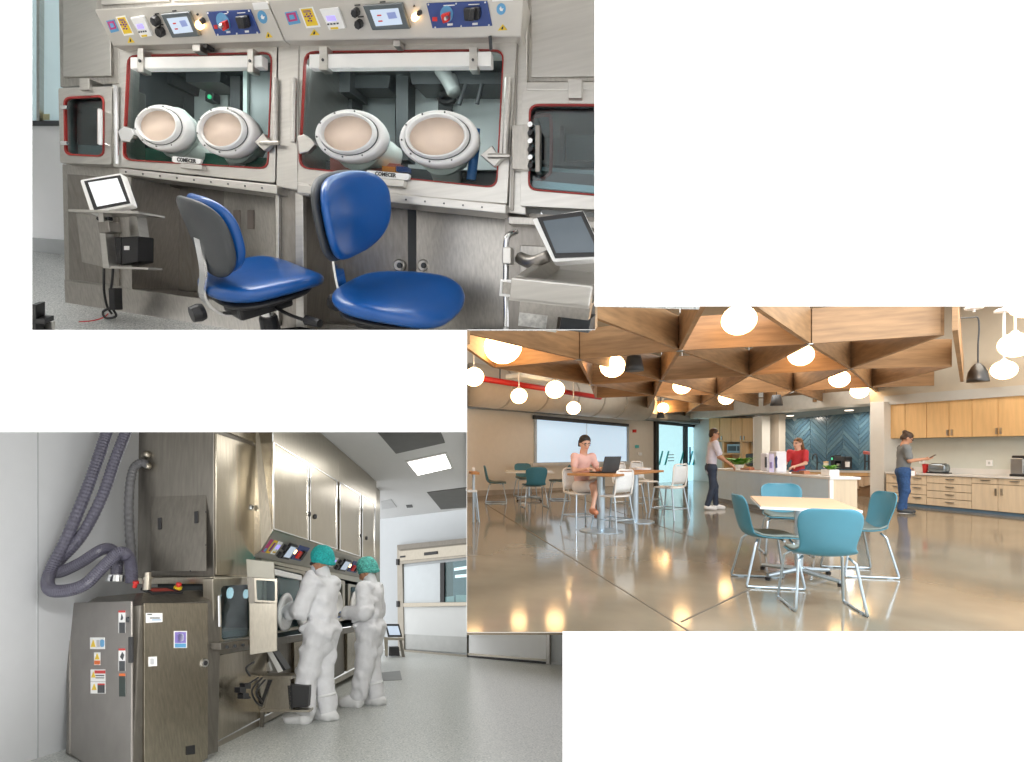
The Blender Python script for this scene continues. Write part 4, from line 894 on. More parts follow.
for (x, y) in ((147, 454.5), (147.5, 466)): obj('pipe_elbow', tube([E3.at(x, y, .02), E3.at(x, y, .09), E3.at(x - 2, y + 1, .12)], .033, 14), bronze_l, pf, smooth=True)
obj('plinth', run_box(211, 262, (577, 574), (584, 580), W3.off(.01), .68), bronze_l, t, bevel=.004)

# ---- upper cabinets (each unit with two doors)
def upper_unit(xs, label, first=False):
    x0, xm, x1 = xs
    f_t = lambda x: 433 + .873 * (x - 321); fb = lambda x: 530.5 + .316 * (x - 273); ft = lambda x: 444 + .63 * (x - 273) if False else 441.6 + .60 * (x - 273)
    t = thing('upper_cabinet', label, 'cabinet', UP3.at((x0 + x1) / 2, fb((x0 + x1) / 2)), 'upper isolator cabinets')
    V = [UP3.at(x0, f_t(x0)), UP3.at(x1, f_t(x1)), UP3.at(x1, fb(x1) + 1), UP3.at(x0, fb(x0) + 1)]
    if x0 < 290:   # the near end is cut at the ceiling height
        V[0] = W3.at(257.5, 421) * 0 + UP3.at(x0, f_t(x0))
    obj('body', prism(V, [p - UP3.n * .6 for p in V]), bronze_l, t, bevel=.004)
    for a, b, lk in ((x0 + 1.2, xm - .6, xm - 3), (xm + .6, x1 - 1, xm + 3.2)):
        dd = obj('door', slab([(a, ft(a)), (b, ft(b)), (b, fb(b) - 1.5), (a, fb(a) - 1.5)], UP3, 0, .025), bronze, t, bevel=.006)
        yl = fb(lk) - (fb(lk) - ft(lk)) * .34
        obj('lock', lathe([(.03, .025), (.024, .045)], UP3.at(lk, yl), UP3.n, n=14), black, dd)
        rim = [(a, ft(a)), (b, ft(b)), (b, fb(b) - 1.5), (a, fb(a) - 1.5)]
        obj('door_rim', ring(rim, inset(rim, .9), UP3, .02, .032), chrome, dd)
    return t
upper_unit((272.5, 309.5, 338.5), 'stainless upper cabinet with paired doors nearest the tall cabinet')
upper_unit((338.5, 361.5, 376.5), 'stainless upper cabinet with paired doors at the far end')
t = thing('cabinet_end_panel', 'narrow warm stainless end panel of the upper cabinets', 'panel', W3.at(262, 555))
EP = Plane(UP3.at(272, 500), E3.u, Z3)
q = [UP3.at(272.5, 391), UP3.at(272.5, 530), UP3.at(266, 548)]
e0 = [UP3.at(272.5, 432 - 42), UP3.at(272.5, 531)]; wv = -UP3.n
obj('panel', prism([e0[0], e0[1], e0[1] + wv * .10 - Z3 * .17, e0[1] + wv * .2 - Z3 * .25, e0[0] + wv * .2], [p - ISD * -.03 for p in (e0[0], e0[1], e0[1] + wv * .10 - Z3 * .17, e0[1] + wv * .2 - Z3 * .25, e0[0] + wv * .2)]), bronze, t)
obj('seam_trim', tube([e0[0] + wv * .0, e0[1]], .006), chrome, t)
obj('lock', lathe([(.022, 0), (.018, .012)], UP3.at(272.5, 512) + wv * .13, -ISD, n=14), chrome, t)

# ---- sloping control consoles over the isolator windows
def console3(x0, x1, label):
    fb = lambda x: 531 + .316 * (x - 273); t = thing('isolator_console', label, 'control panel', W3.at((x0 + x1) / 2, fb((x0 + x1) / 2) + 26), 'isolator consoles')
    T0, T1 = UP3.at(x0, fb(x0)), UP3.at(x1, fb(x1)); dn = (-Z3 * .24 - W3.n * .17)
    q = [T0, T1, T1 + dn, T0 + dn]
    obj('body', prism(q, [p - W3.n * .25 for p in q]), panel3, t, bevel=.004)
    pl = Plane(T0, T1 - T0, dn); return t, pl
panel3 = mat('console_satin', (.40, .385, .34), .4, .7, var=.05)
def kit3(t, pl, o, T0, T1, dn):
    def q(u0, u1, v0, v1, h0, h1, m, nm, par=None):
        pt = lambda u, v: T0 + (T1 - T0) * u + dn * v
        w = [pt(u0, v0), pt(u1, v0), pt(u1, v1), pt(u0, v1)]
        return obj(nm, prism([p + pl.n * h1 for p in w], [p + pl.n * h0 for p in w]), m, par or t)
    for a, b, m in ((.05, .09, MATS['magenta_print']), (.105, .155, yellow), (.17, .235, paper)):
        s = q(a, b, .28, .78, 0, .004, m, 'sticker')
        if m is yellow: q(a + .012, b - .012, .36, .7, .004, .006, purple, 'symbol', s)
        if m is paper: q(a + .012, b - .012, .4, .56, .004, .006, lcd, 'symbol', s); q(a + .012, b - .012, .66, .72, .004, .006, yellow, 'symbol', s)
        if m is MATS['magenta_print']: q(a + .006, b - .006, .62, .74, .004, .006, sky, 'symbol', s)
    for v in (.32, .62): q(.27, .30, v, v + .2, 0, .035, black, 'knob')
    s = q(.325, .44, .22, .82, 0, .03, black, 'touchscreen'); q(.335, .43, .3, .74, .03, .032, screen_w, 'display', s)
    q(.46, .475, .4, .55, 0, .03, orange, 'indicator_lamp')
    s = q(.50, .68, .2, .8, 0, .01, navy, 'switch_plate'); q(.54, .57, .4, .7, .01, .04, red, 'switch_handle', s); q(.60, .64, .35, .7, .01, .04, black, 'rotary_switch', s)
    q(.93, .96, .75, .95, 0, .004, paper, 'sticker')
for x0, x1, lb in ((272.5, 327, 'sloping control console with stickers above the gowned worker in front'), (328, 377, 'sloping control console with stickers above the second gowned worker')):
    fb = lambda x: 531 + .316 * (x - 273); t, pl = console3(x0, x1, lb); T0, T1 = UP3.at(x0, fb(x0)), UP3.at(x1, fb(x1)); kit3(t, pl, None, T0, T1, -Z3 * .24 - W3.n * .17)

# ---- isolator line: window section and base units
t = thing('isolator', 'long stainless isolator with glazed front behind the gowned workers', 'isolator', W3.at(330, 690))
fw = lambda x: 556 + .24 * (x - 262); bwn = lambda x: 640 - .19 * (x - 262)
obj('window_header', prism(*[[W3.at(262, fw(262) - 6, a), W3.at(378, fw(378) - 2, a), W3.at(378, fw(378) + 3, a), W3.at(262, fw(262) + 6, a)] for a in (.0, -.4)]), bronze_l, t, bevel=.004)
IW = W3.off(-.02)
q = [(262, fw(262) + 6), (378, fw(378) + 3), (378, 622), (262, 640)]
interior(t, q, IW, .5, [('back_panel', [(280, 575), (312, 580), (312, 615), (280, 620)], -.48, -.45, mat('pale_blue_lining', (.5, .62, .64), .4)), ('back_panel', [(345, 588), (366, 591), (366, 612), (345, 615)], -.48, -.45, MATS['pale_blue_lining'])], int_d)
for (a, b) in ((264, 306), (310, 345), (348, 376)):
    o4 = [(a, fw(a) + 7), (b, fw(b) + 5), (b, bwn(b) - 4), (a, bwn(a) - 4)]
    w = obj('window_frame', ring(rq(o4, 1.5), rq(inset(o4, 2.5), 3), W3, -.02, .03), bronze_l, t); obj('glass_pane', slab(rq(inset(o4, 2.5), 3), W3, 0, .01), glass_t, w)
    if b < 340: obj('light_cover', slab([(a + 5, fw(a) + 11), (b - 4, fw(b) + 9), (b - 4, fw(b) + 14), (a + 5, fw(a) + 17)], W3, .03, .08), white_p, w, bevel=.004)
for (cx, cy, r_) in ((284, 612, 10), (302, 611, 8), (336, 606, 6), (354, 606, 5.5)):
    c_, a_, b_ = oval(cx, cy, r_ * .7, r_, W3, .03); gp = obj('glove_port', lathe([(a_, 0), (a_ * 1.05, .03), (a_ * .8, .05), (a_ * .7, .02), (.0, -.02)], c_, W3.n, n=20), white_p, t, smooth=True)
obj('ledge', prism(*[[W3.at(212, 647, a), W3.at(378, 623, a), W3.at(378, 628, a), W3.at(212, 656, a)] for a in (.08, -.3)]), bronze_d, t, bevel=.004)
obj('base_skirt', prism(*[[W3.at(212, 745, a), W3.at(378, 656, a), W3.at(378, 661, a), W3.at(212, 752, a)] for a in (-.02, -.3)]), bronze_l, t)
for i, (a, b) in enumerate(((214, 268), (268, 292), (294, 322), (325, 345), (347, 362), (363, 377))):
    tt = lambda x: 656 - .17 * (x - 212); bb = lambda x: 745 - .537 * (x - 212)
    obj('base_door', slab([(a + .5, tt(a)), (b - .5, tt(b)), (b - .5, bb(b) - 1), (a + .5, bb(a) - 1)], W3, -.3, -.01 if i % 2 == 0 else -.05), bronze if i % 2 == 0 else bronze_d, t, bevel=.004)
obj('far_end_post', slab([(376, 485), (380, 487), (380, 660), (376, 660)], W3, -.4, .05), bronze_l, t)
# ---- near transfer chamber with window and hanging open door
t = thing('transfer_chamber', 'stainless transfer chamber with round lamp behind glass beside the open hatch', 'cabinet', W3.at(235, 655))
o4 = [(213, 578), (262, 577), (262, 640), (214, 647)]; i4 = [(221, 586), (257, 584), (257, 636), (222, 641)]
obj('window_frame', ring(rq(o4, 2), rq(i4, 5), W3, -.02, .07), bronze_l, t, bevel=.005); obj('glass_pane', slab(rq(i4, 5), W3, .01, .02), glass_t, t)
interior(t, o4, W3, .5, [('shelf', [(222, 632), (257, 628), (257, 634), (222, 638)], -.4, -.05, int_m), ('back_panel', [(224, 592), (255, 592), (255, 628), (224, 630)], -.48, -.46, mat('chamber_blue', (.2, .26, .28), .4))], int_d)
for (x, y, r_) in ((229, 593, 2.6), (245, 594, 2.0)):
    c_, a_, b_ = oval(x, y, r_, r_, W3, -.1); obj('lamp_disc', lathe([(a_, 0), (a_, .02)], c_, W3.n, n=20), MATS['lit_disc'], t)
obj('handle', tube([W3.at(220, 596, .07), W3.at(219, 596, .11), W3.at(219.5, 626, .11), W3.at(220.5, 626, .07)], .012), chrome, t)
obj('sill', slab([(221, 643), (262, 638), (262, 644), (221, 650)], W3, .0, .16), bronze_d, t, bevel=.004)
for x in (226, 234, 242): obj('bolt', lathe([(.012, 0), (.012, .02)], W3.at(x, 649 - (x - 211) * .13, .16), W3.n, n=10), dark, t)
t = thing('hatch_door', 'open stainless hatch door with small window hanging beside the workers', 'door', W3.at(262, 655, .3))
HP = Plane(W3.at(247, 600, .12), E3.u * .9 + ISD * .25, Z3)
h4 = [(247, 575), (276, 578), (277, 652), (249, 655)]
obj('panel', slab([(249, 603), (277, 603), (277, 651), (249.5, 655)], HP, -.03, 0), bronze_l, t, bevel=.004)
obj('upper_panel', slab([(246, 559), (274, 562), (274.5, 579), (247, 577)], HP, -.02, .01), mat('pale_steel_panel', (.33, .32, .275), .5, .5), t, bevel=.004)
w4 = [(254, 578), (277, 579), (277, 603), (255, 602)]
f = obj('window_frame', ring(rq(w4, 1), rq(inset(w4, 2), 1.5), HP, -.03, .015), bronze_l, t); obj('glass_pane', slab(rq(inset(w4, 2), 1.5), HP, -.015, -.005), glass_t, f)
obj('hinge_stile', slab([(247, 577), (254, 578), (255, 603), (249, 604)], HP, -.03, 0), bronze_d, t)

# ---- bracket table with tablet and black bin
t = thing('equipment_bracket', 'stainless bracket table with cables standing by the gowned worker', 'shelf', F3.at(285, 722))
BT = Plane(F3.at(270, 727), R3m @ Vector((1, -.05, 0)), Z3)
def bt_top(x0, x1, y, d0, d1, th):
    a, b = BT.at(x0, y, d1), BT.at(x1, y, d1); w = [a, b, b - BT.n * (d1 - d0), a - BT.n * (d1 - d0)]; return prism(w, [p - Z3 * th for p in w])
obj('top', bt_top(253, 292, 676, -.25, .02, .03), bronze_l, t, bevel=.003)
obj('lower_shelf', bt_top(258, 310, 710, -.2, .02, .02), bronze_l, t, bevel=.003)
obj('side_plate', slab([(272, 678), (290, 678), (291, 710), (264, 711)], BT, -.02, .0), bronze_l, t)
obj('foot', slab([(260, 711), (264, 711), (263, 727), (260, 727)], BT, -.02, .01), bronze_d, t)
for i, pts in enumerate(([(262, 678), (252, 690), (256, 702), (262, 706)], [(258, 678), (246, 686), (243, 692), (250, 698)], [(265, 680), (256, 692), (262, 702)], [(254, 662), (246, 668), (250, 676)])):
    obj('cable', tube(spline([W3.at(x, y, .12 + .02 * i) for x, y in pts], 5), .009), black, t, smooth=True)
for (x, y) in ((243, 690), (248, 686), (246, 696)): obj('plug', slab(rq([(x - 3, y - 3), (x + 3, y - 3), (x + 3, y + 3), (x - 3, y + 3)], 1), W3, .1, .15), black, t)
obj('strut', slab([(268, 680), (272, 680), (262, 706), (259, 706)], BT, .0, .02), black, t)
t = thing('tablet', 'white-backed tablet tilted on the bracket table by the gowned worker', 'tablet', BT.at(277, 675))
obj('case', slab([(264.5, 648), (268, 645), (283, 671), (278, 673)], BT, -.2, .0), white_p, t, bevel=.006)
obj('screen', slab([(268.5, 645.5), (270.5, 647), (286, 670), (283, 671)], BT, -.19, -.01), black, t)
obj('stand', slab([(262, 671), (268, 662), (271, 671)], BT, -.12, -.06), steel_l, t)
t = thing('waste_bin', 'black square bin on the lower shelf of the bracket table', 'bin', BT.at(300, 709))
obj('body', slab([(291, 685), (309, 686), (308, 707), (293, 708)], BT, -.18, .0), mat('bin_black', (.03, .03, .032), .5), t, bevel=.006)
obj('side', slab([(287, 685), (291, 685), (293, 709), (289, 710)], BT, -.12, .0), black, t, bevel=.004)

# ---- bracket with tablet beyond the second worker
t = thing('monitor_bracket', 'small stainless bracket with a tablet and black box near the sliding door', 'shelf', F3.at(392, 657))
KT = Plane(F3.at(392, 657), R3m @ Vector((1, .1, 0)), Z3)
obj('shelf', prism(*[[KT.at(384, 637, a), KT.at(404, 638, a), KT.at(404, 640.5, a), KT.at(384, 640, a)] for a in (.1, -.25)]), bronze_l, t)
obj('side_plate', slab([(384, 640), (388, 640), (388, 656), (385, 656)], KT, -.05, .0), bronze_l, t)
obj('tablet_case', slab([(385, 624), (399, 624), (402.5, 637), (388, 637)], KT, -.04, .0), black, t, bevel=.004); obj('tablet_display', slab([(387, 626), (398, 626), (400.5, 635), (389.5, 635)], KT, 0, .005), screen_w, t)
obj('black_box', slab([(389, 647), (399, 647), (400, 656), (389, 656)], KT, -.2, .05), black, t, bevel=.006)
obj('stand', slab([(399, 640), (402, 640), (405, 657), (402, 657)], KT, -.1, .0), bronze_d, t)
obj('cord', tube(spline([KT.at(381, 645, .05), KT.at(380, 660, .05), KT.at(384, 666, .05), KT.at(387, 656, .05)], 5), .008), black, t)
fm = [(380, 673), (400, 671), (402, 680), (382, 681)]
o = obj('floor_plate', prism([F3.at(*p) + F3.n * .006 for p in fm], [F3.at(*p) for p in fm]), mat('mat_grey', (.22, .23, .23), .5), None); tag(o, 'dark grey plate lying on the speckled floor by the second worker', 'floor plate')

# ---- front plant cabinet with warning labels
tl = P(67, 751, 0) ; 
def fpt(x, y, t): return F3.at(x, y)
cA = F3.at(57, 754); cC = F3.at(209.5, 759)
ncr = C + ray(137, 600) * 3.95; nl = R3.inverted() @ ncr; cB = L3(nl.x, nl.y, 0)
_ax = ray(138, 640).normalized(); _roll = Matrix.Rotation(math.radians(-4.0), 3, _ax); Z3r = (_roll @ Z3).normalized(); _cc = P(138, 640, 4.1)
cA, cB, cC = [_cc + _roll @ (p - _cc) for p in (cA, cB, cC)]
cD = cA + (cC - cB)
t = thing('service_cabinet', 'stainless service cabinet with warning labels and hoses on its sloped top', 'cabinet', cB)
hA = 1.13
LF = Plane(cB, cB - cA, Z3r); RF = Plane(cB, cC - cB, Z3r)
lo = [cA, cB, cC, cD]
ch = .05; uB, uC = (cA - cB).normalized(), (cC - cB).normalized()
pb = [cA, cB + uB * ch, cB + uC * ch, cC, cD]
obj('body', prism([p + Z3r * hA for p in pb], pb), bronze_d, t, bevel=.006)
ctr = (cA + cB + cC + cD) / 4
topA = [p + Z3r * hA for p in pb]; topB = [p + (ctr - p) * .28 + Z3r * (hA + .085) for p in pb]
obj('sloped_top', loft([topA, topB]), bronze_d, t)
obj('left_door', slab([(70, 603), (131, 601), (131, 800), (70, 753)], LF, 0, .015), mat('grey_steel_door', (.33, .31, .29), .42, .75, var=.06), t, bevel=.004)
obj('right_door', slab([(144, 603), (208, 603), (208, 758), (144, 800)], RF, 0, .015), bronze, t, bevel=.004)
def sticker(pl, q, marks, d=.016, par=t):
    s = obj('sticker', slab(q, pl, d, d + .003), paper, par)
    for mq, m in marks: obj('symbol', slab(mq, pl, d + .003, d + .005), m, s)
    return s
R = rect
sticker(LF, R(118.5, 610.5, 125, 633), [(R(118.5, 610.5, 125, 612.5), red), ([(120.5, 620), (121.5, 614), (123, 618), (122, 620)], dark), (R(119, 622.5, 124.8, 633), dark)])
sticker(LF, R(118.5, 648.5, 125, 671), [(R(118.5, 648.5, 125, 650.5), red), ([(120, 657), (122, 652), (124, 655), (122.5, 660)], dark), (R(119, 661, 124.8, 671), dark)])
sticker(LF, R(119, 673.5, 125, 696.5), [(R(119, 673.5, 125, 676), mat('orange_print', (.75, .16, .03), .5)), (R(119, 676, 125, 696.5), mat('green_black', (.02, .035, .03), .5))])
sticker(LF, R(90, 637.5, 104.5, 649), [([(90.5, 647), (93, 639.5), (95.5, 647)], yellow), (R(96.5, 640, 99.5, 647), mat('pale_grey_print', (.5, .5, .52), .5)), (rq([(100, 639.5), (104, 639.5), (104, 647), (100, 647)], 2), sky)])
sticker(LF, R(94, 652.5, 100, 665), [([(94.5, 659.5), (97, 653), (99.5, 659.5)], yellow), (R(94.2, 660.5, 99.8, 664.5), MATS['orange_print'])])
sticker(LF, R(90.5, 669.5, 105, 681.5), [(R(94.5, 670.5, 105, 673.5), red), ([(91, 677.5), (93.2, 671.5), (95.4, 677.5)], yellow), (R(95.5, 675, 104, 676), dark), (R(95.5, 677.5, 104, 678.3), dark)])
sticker(LF, R(90.5, 682, 105, 693.5), [([(91.5, 690), (94, 683.5), (96.5, 690)], yellow), (R(97.5, 683.5, 104.5, 685), red), (R(97.5, 685, 104.5, 693), dark)])
sticker(RF, [(146, 613), (162.5, 613), (162.5, 622), (146, 623)], [(R(147.5, 614, 152, 615), dark), (R(150, 617.5, 160, 618.5), dark), (R(152, 619.5, 161, 620.3), sky)])
sticker(RF, R(174, 631, 187, 648), [(R(175, 632, 186, 643), mat('violet_print', (.25, .2, .55), .5)), (rq([(177.5, 633.5), (184, 633.5), (184, 641.5), (177.5, 641.5)], 3), mat('pale_violet', (.6, .6, .8), .5)), (R(175, 643.5, 186, 647.5), sky)])
sticker(RF, [(148.5, 657), (157, 656.5), (157, 666), (148.5, 666.5)], [(rq([(150.5, 658.5), (154, 658.5), (154, 664.5), (150.5, 664.5)], 1.2), mat('grey_print', (.55, .56, .58), .5))])
k = obj('lock', lathe([(.036, .0), (.03, .018)], RF.at(204, 663, .015), RF.n, n=18), chrome, t); obj('lock_core', lathe([(.018, .018), (.015, .026)], RF.at(204, 663, .015), RF.n, n=12), black, k)
obj('vent_grille', slab([(186.5, 746.5), (195, 745), (195, 754), (186.5, 755)], RF, .015, .02), black, t)
obj('door_handle', slab(R(128, 637, 131.5, 663), LF, .015, .03), black, t, bevel=.004)
k = obj('key_lock', lathe([(.02, 0), (.016, .012)], LF.at(128.3, 619.5, .015), LF.n, n=14), dark, t)
obj('hinge_strip', slab([(66.5, 602), (69.5, 602), (69.5, 754), (66.5, 752)], LF, .0, .02), steel_d, t)
SLP = Plane(RF.at(176, 601), RF.u, -RF.n * .93 + Z3r * .36)
obj('control_pad', slab([(141, 587.5), (170, 587), (183, 592), (152, 593)], SLP, 0, .02), black, t)
obj('pad_display', slab([(147, 588.5), (166, 588), (174, 590.5), (153, 591)], SLP, .02, .023), mat('pad_red', (.28, .04, .03), .4), t)
for (x, y, m, nm) in ((134.5, 585.5, red, 'red_button'), (177.5, 587, red, 'stop_button')):
    c0 = SLP.at(x, y + 2)
    if nm == 'stop_button': obj('button_collar', lathe([(.032, 0), (.032, .02)], c0, SLP.n), yellow, t)
    obj(nm, lathe([(.016, .0), (.016, .03), (.024, .034), (.02, .05)], c0, SLP.n), m, t)
obj('fitting', lathe([(.03, -.03), (.03, .05), (.036, .05), (.036, .065), (.026, .065), (.026, .10)], P(147, 586, 4.25), Z3r), bronze_l, t)
# ---- hoses
hose_m = mat('ribbed_hose', (.095, .092, .125), .32, var=.15, scale=30); hose_d = mat('grey_hose', (.10, .10, .105), .4, var=.1)
def hose(label, pts, r, m, dens=16, ridge=.07):
    pt = spline([P(x, y, t_) for x, y, t_ in pts], dens); th = thing('hose', label, 'hose', pt[-1]); obj('tube', tube(pt, r, 12, ridge=ridge), m, th, smooth=False); return th
hose('thick ribbed grey hose looping low before the white wall', [(112, 415, 4.7), (107, 432, 4.7), (97, 462, 4.6), (84, 497, 4.5), (66, 540, 4.4), (50, 572, 4.3), (49, 588, 4.2), (62, 591, 4.15), (84, 585, 4.15), (103, 567, 4.2), (119, 553, 4.25), (128, 557, 4.3), (131, 568, 4.3), (131.5, 582, 4.3)], .046, hose_m, 22, .045)
h = hose('thick ribbed grey hose bending tightly above the service cabinet', [(138, 410, 4.75), (127, 430, 4.75), (115, 460, 4.65), (102, 497, 4.55), (82, 535, 4.45), (60, 560, 4.4), (51, 570, 4.38), (60, 572, 4.36), (80, 563, 4.36), (101, 550, 4.36), (112, 550, 4.38), (117, 560, 4.4), (116, 580, 4.4)], .044, hose_m, 22, .045)
obj('clamp', lathe([(.07, -.02), (.07, .03)], P(116, 579, 4.4), Z3), chrome, h)
hose('slim dark hose arching from the flange down to the service cabinet', [(147, 465, 4.75), (140, 463, 4.72), (133, 470, 4.7), (129.5, 490, 4.65), (129, 520, 4.6), (131, 550, 4.5), (132.5, 582, 4.4)], .036, hose_d, 10, .05)

# ---- gowned workers
gown = mat('white_coverall', (.82, .83, .86), .7, var=.05, scale=14, bump=.6)
gown_b = mat('white_overboot', (.84, .85, .86), .6, var=.04, scale=8, bump=.25)
_fr = np.random.default_rng(7); _fd = _fr.normal(size=(14, 3)) * np.array([1, 1, 1.25]); _fd = _fd / np.linalg.norm(_fd, axis=1)[:, None] * _fr.uniform(16, 55, 14)[:, None]; _fp = _fr.uniform(0, 6.28, 14)
def fold(g):
    s = 0
    for k in range(14): s = s + np.sin(g @ _fd[k] + _fp[k] + 1.6 * np.sin(g @ _fd[(k + 3) % 14] * .35)) / (1 + .03 * np.linalg.norm(_fd[k]))
    return .0058 * s - .005 * np.abs(s)
def gowned(label, foot, az, h, J, gloves, cap_m, mask):
    f = R3.inverted() @ F3.at(*foot)
    M = R3 @ Matrix.Translation((f.x, f.y, 0)) @ Matrix.Rotation(az, 4, 'Z')
    look = dict(skin=skin_m, r=1.14, top=gown, top_name='coverall_top', sleeve=1.95, inflate=.032, hem=-.10, legs=gown, legs_name='coverall_legs', leg_inflate=.038, folds=fold, leg_folds=fold, leg_len=.9, shoe=gown_b, shoe_name='overboot', shoe_r=1.6, boot=True, gloves=gloves, hand=1.15)
    t, hd, hf, sd, up = build_person(label, M, J, look, 'gowned workers', .0125)
    T = lambda v: tuple(v)
    cap = [(T(hd + up * .05 - hf * .03), T(hd + up * .02 - hf * .05), .118, .112), (T(hd + up * .085 - hf * .02), T(hd + up * .07 - hf * .06), .10, .10)]
    hn, fn, un = np.array(T(hd)), np.array(T(hf)), np.array(T(up))
    cut = lambda g: ((g - hn) @ fn) * .42 - ((g - hn) @ un) * .9 - .012
    cp_ = obj('hair_cap', sdf_mesh(cap, .01, .03, cut=[cut], noise=lambda g: .005 * np.sin(g[:, 0] * 70) * np.sin(g[:, 1] * 66) * np.sin(g[:, 2] * 60)), cap_m, t, local=True, smooth=True)
    ncap = hd - hf * .01
    bandp = []
    for k in range(25):
        a = 6.28319 * k / 24; p = ncap + (hf * math.cos(a) * .112 + sd * math.sin(a) * .106) * 1.0 + up * (.045 * math.cos(a) - .005 + .006 * math.sin(a * 9)) - hf * .02
        bandp.append(p)
    obj('cap_band', tube(bandp, [.014 + .003 * (k % 2) for k in range(25)], 8), cap_m, cp_, local=True, smooth=True)
    if mask:
        mm = [(T(hd - up * .045 + hf * .06), T(hd - up * .08 + hf * .05), .055, .045)]
        obj('face_mask', sdf_mesh(mm, .008, .02), mat('mask_cloth', (.62, .66, .72), .7), t, local=True, smooth=True)
        obj('goggles', tube([hd + sd * s * .075 + hf * fo + up * .015 for s, fo in ((-1, .04), (-.6, .085), (0, .1), (.6, .085), (1, .04))], .016, 8), dark, t, local=True)
    for s in ('L', 'R'):
        k = lerp(J['an' + s], J['kn' + s], .40); ax = Vector(J['kn' + s]) - Vector(J['an' + s])
        obj('boot_cuff', lathe([(.098, -.012), (.106, 0), (.098, .014)], k, ax, n=18), gown_b, t, local=True, smooth=True)
        k = lerp(J['el' + s], J['wr' + s], .93); obj('sleeve_cuff', lathe([(.05, -.02), (.054, 0), (.047, .02)], k, Vector(J['wr' + s]) - Vector(J['el' + s]), n=14), gown_b, t, local=True, smooth=True)
    hood = [(add(J['neck'], (0, -.01, -.01)), add(J['neck'], (0, 0, .055)), .092, .078)]
    obj('collar', sdf_mesh(hood, .012, .02), gown, t, local=True, smooth=True)
    return t
J = stand(1.66); J.update(face=(-.35, 1, -.3), head=(-.01, .05, 1.555), neck=(0, .03, 1.41))
J.update(shR=(.19, .02, 1.33), elR=(.26, .12, 1.08), wrR=(.16, .34, 1.08), shL=(-.19, .04, 1.33), elL=(-.27, .10, 1.07), wrL=(-.17, .30, 1.06), anL=(-.10, .09, .085), toeL=(-.13, .25, .04), knL=(-.10, .09, .47), anR=(.10, -.05, .085), toeR=(.13, .11, .04))
latex = mat('cream_glove', (.72, .68, .60), .5); blue_glove = mat('blue_glove', (.02, .16, .62), .45)
gowned('person in white coverall and dark teal hair cap reaching into the isolator', (318, 722), math.radians(68), 1.66, J, (latex, latex), teal_cap, True)
J = stand(1.62); J.update(face=(-.1, 1, -.55), head=(0, .07, 1.50), neck=(0, .03, 1.375))
J.update(shR=(.185, .02, 1.29), elR=(.26, .02, 1.03), wrR=(.16, .26, 1.03), shL=(-.185, .02, 1.29), elL=(-.27, -.02, 1.03), wrL=(-.20, .20, 1.03), anL=(-.09, .11, .085), toeL=(-.12, .26, .04), anR=(.09, -.06, .085), toeR=(.11, .10, .04))
teal2 = mat('pale_teal_mesh_cloth', (.10, .45, .40), .8, var=.6, scale=50)
gowned('person in white coverall with blue glove and pale teal hair cap', (369, 706), math.radians(72), 1.62, J, (blue_glove, latex), teal2, False)
# ================================================================ ROOM 2 : lounge and kitchen with timber ceiling lattice
def FL(x, y): return F2.at(x, y)
concrete = mat('polished_concrete', (.245, .205, .148), .10, var=.2, scale=1.1, spec=.38)
fl2 = [(467, 632), (467, 470), (1150, 470), (1150, 632), (1150, 700), (563, 700), (563, 632)]
fl = struct('floor', prism([FL(*p) for p in fl2], [FL(*p) - Vector((0, 0, .02)) for p in fl2]), concrete, 'polished tan concrete floor of the lounge')
def strip(a, b, w):
    A, B = FL(*a), FL(*b); n = (B - A).cross(Vector((0, 0, 1))).normalized() * w; u = Vector((0, 0, .002)); q = [A - n + u, A + n + u, B + n + u, B - n + u]
    return prism([p for p in q], [p - Vector((0, 0, .004)) for p in q])
jm = mat('joint_dark', (.12, .10, .075), .5)
for a, b in (((484, 503), (690, 632)), ((681, 622), (752, 588)), ((560, 492), (700, 540))): obj('floor_joint', strip(a, b, .008), jm, fl)
# walls
LW = Plane(FL(467, 497), P(1100, 450, 1) - P(467, 450, 1) + Vector((0, 0, 0)), (0, 0, 1))
LW = Plane(FL(467, 497), Vector((680 / 560, 1, 0)), (0, 0, 1))
beige = mat('warm_grey_wall', (.74, .69, .60), .7, var=.02); soffit_m = mat('grey_soffit', (.50, .51, .49), .7, var=.02)
wb = struct('wall_back', slab([(467, 330), (800, 372), (800, 486), (467, 497)], LW, -.1, 0), beige, 'warm grey wall with wide window behind the lounge')
struct('baseboard_back', slab([(467, 491), (700, 483), (700, 486.5), (467, 497)], LW, 0, .03), mat('skirting_tan', (.42, .36, .29), .6), 'tan skirting along the lounge wall')
w = struct('window_2', ring([(535, 416.5), (629, 424.5), (629, 463), (535, 464)], [(537, 419.5), (627, 427), (627, 461), (537, 462.5)], LW, 0, .05), mat('window_alu', (.55, .62, .68), .4, .5), 'wide window with a pale translucent roller blind')
blind = mat('lit_blind', (.60, .76, .90), .6, var=.02, emit=(.58, .77, .95), es=.42)
obj('roller_blind', slab([(537, 419.5), (586.4, 423.6), (586.4, 461.8), (537, 462.5)], LW, .0, .02), blind, w)
obj('roller_blind', slab([(587.6, 423.7), (627, 427), (627, 461), (587.6, 461.7)], LW, .0, .02), blind, w)
obj('blind_cassette', slab([(535, 415), (629, 424), (629, 426.5), (535, 419)], LW, .05, .14), dark, w)
obj('window_sill', slab([(533, 463), (631, 461.5), (631, 464), (533, 466)], LW, .0, .12), mat('sill_white', (.7, .7, .68), .5), w)
for (x, y, m) in ((635, 431, red), (637.5, 446.5, mat('teal_switch', (.1, .5, .5), .5)), (640.5, 454, paper)):
    o = obj('wall_fitting', slab(rect(x - 1.5, y - 1.5, x + 1.5, y + 1.5), LW, 0, .04), m, wb)
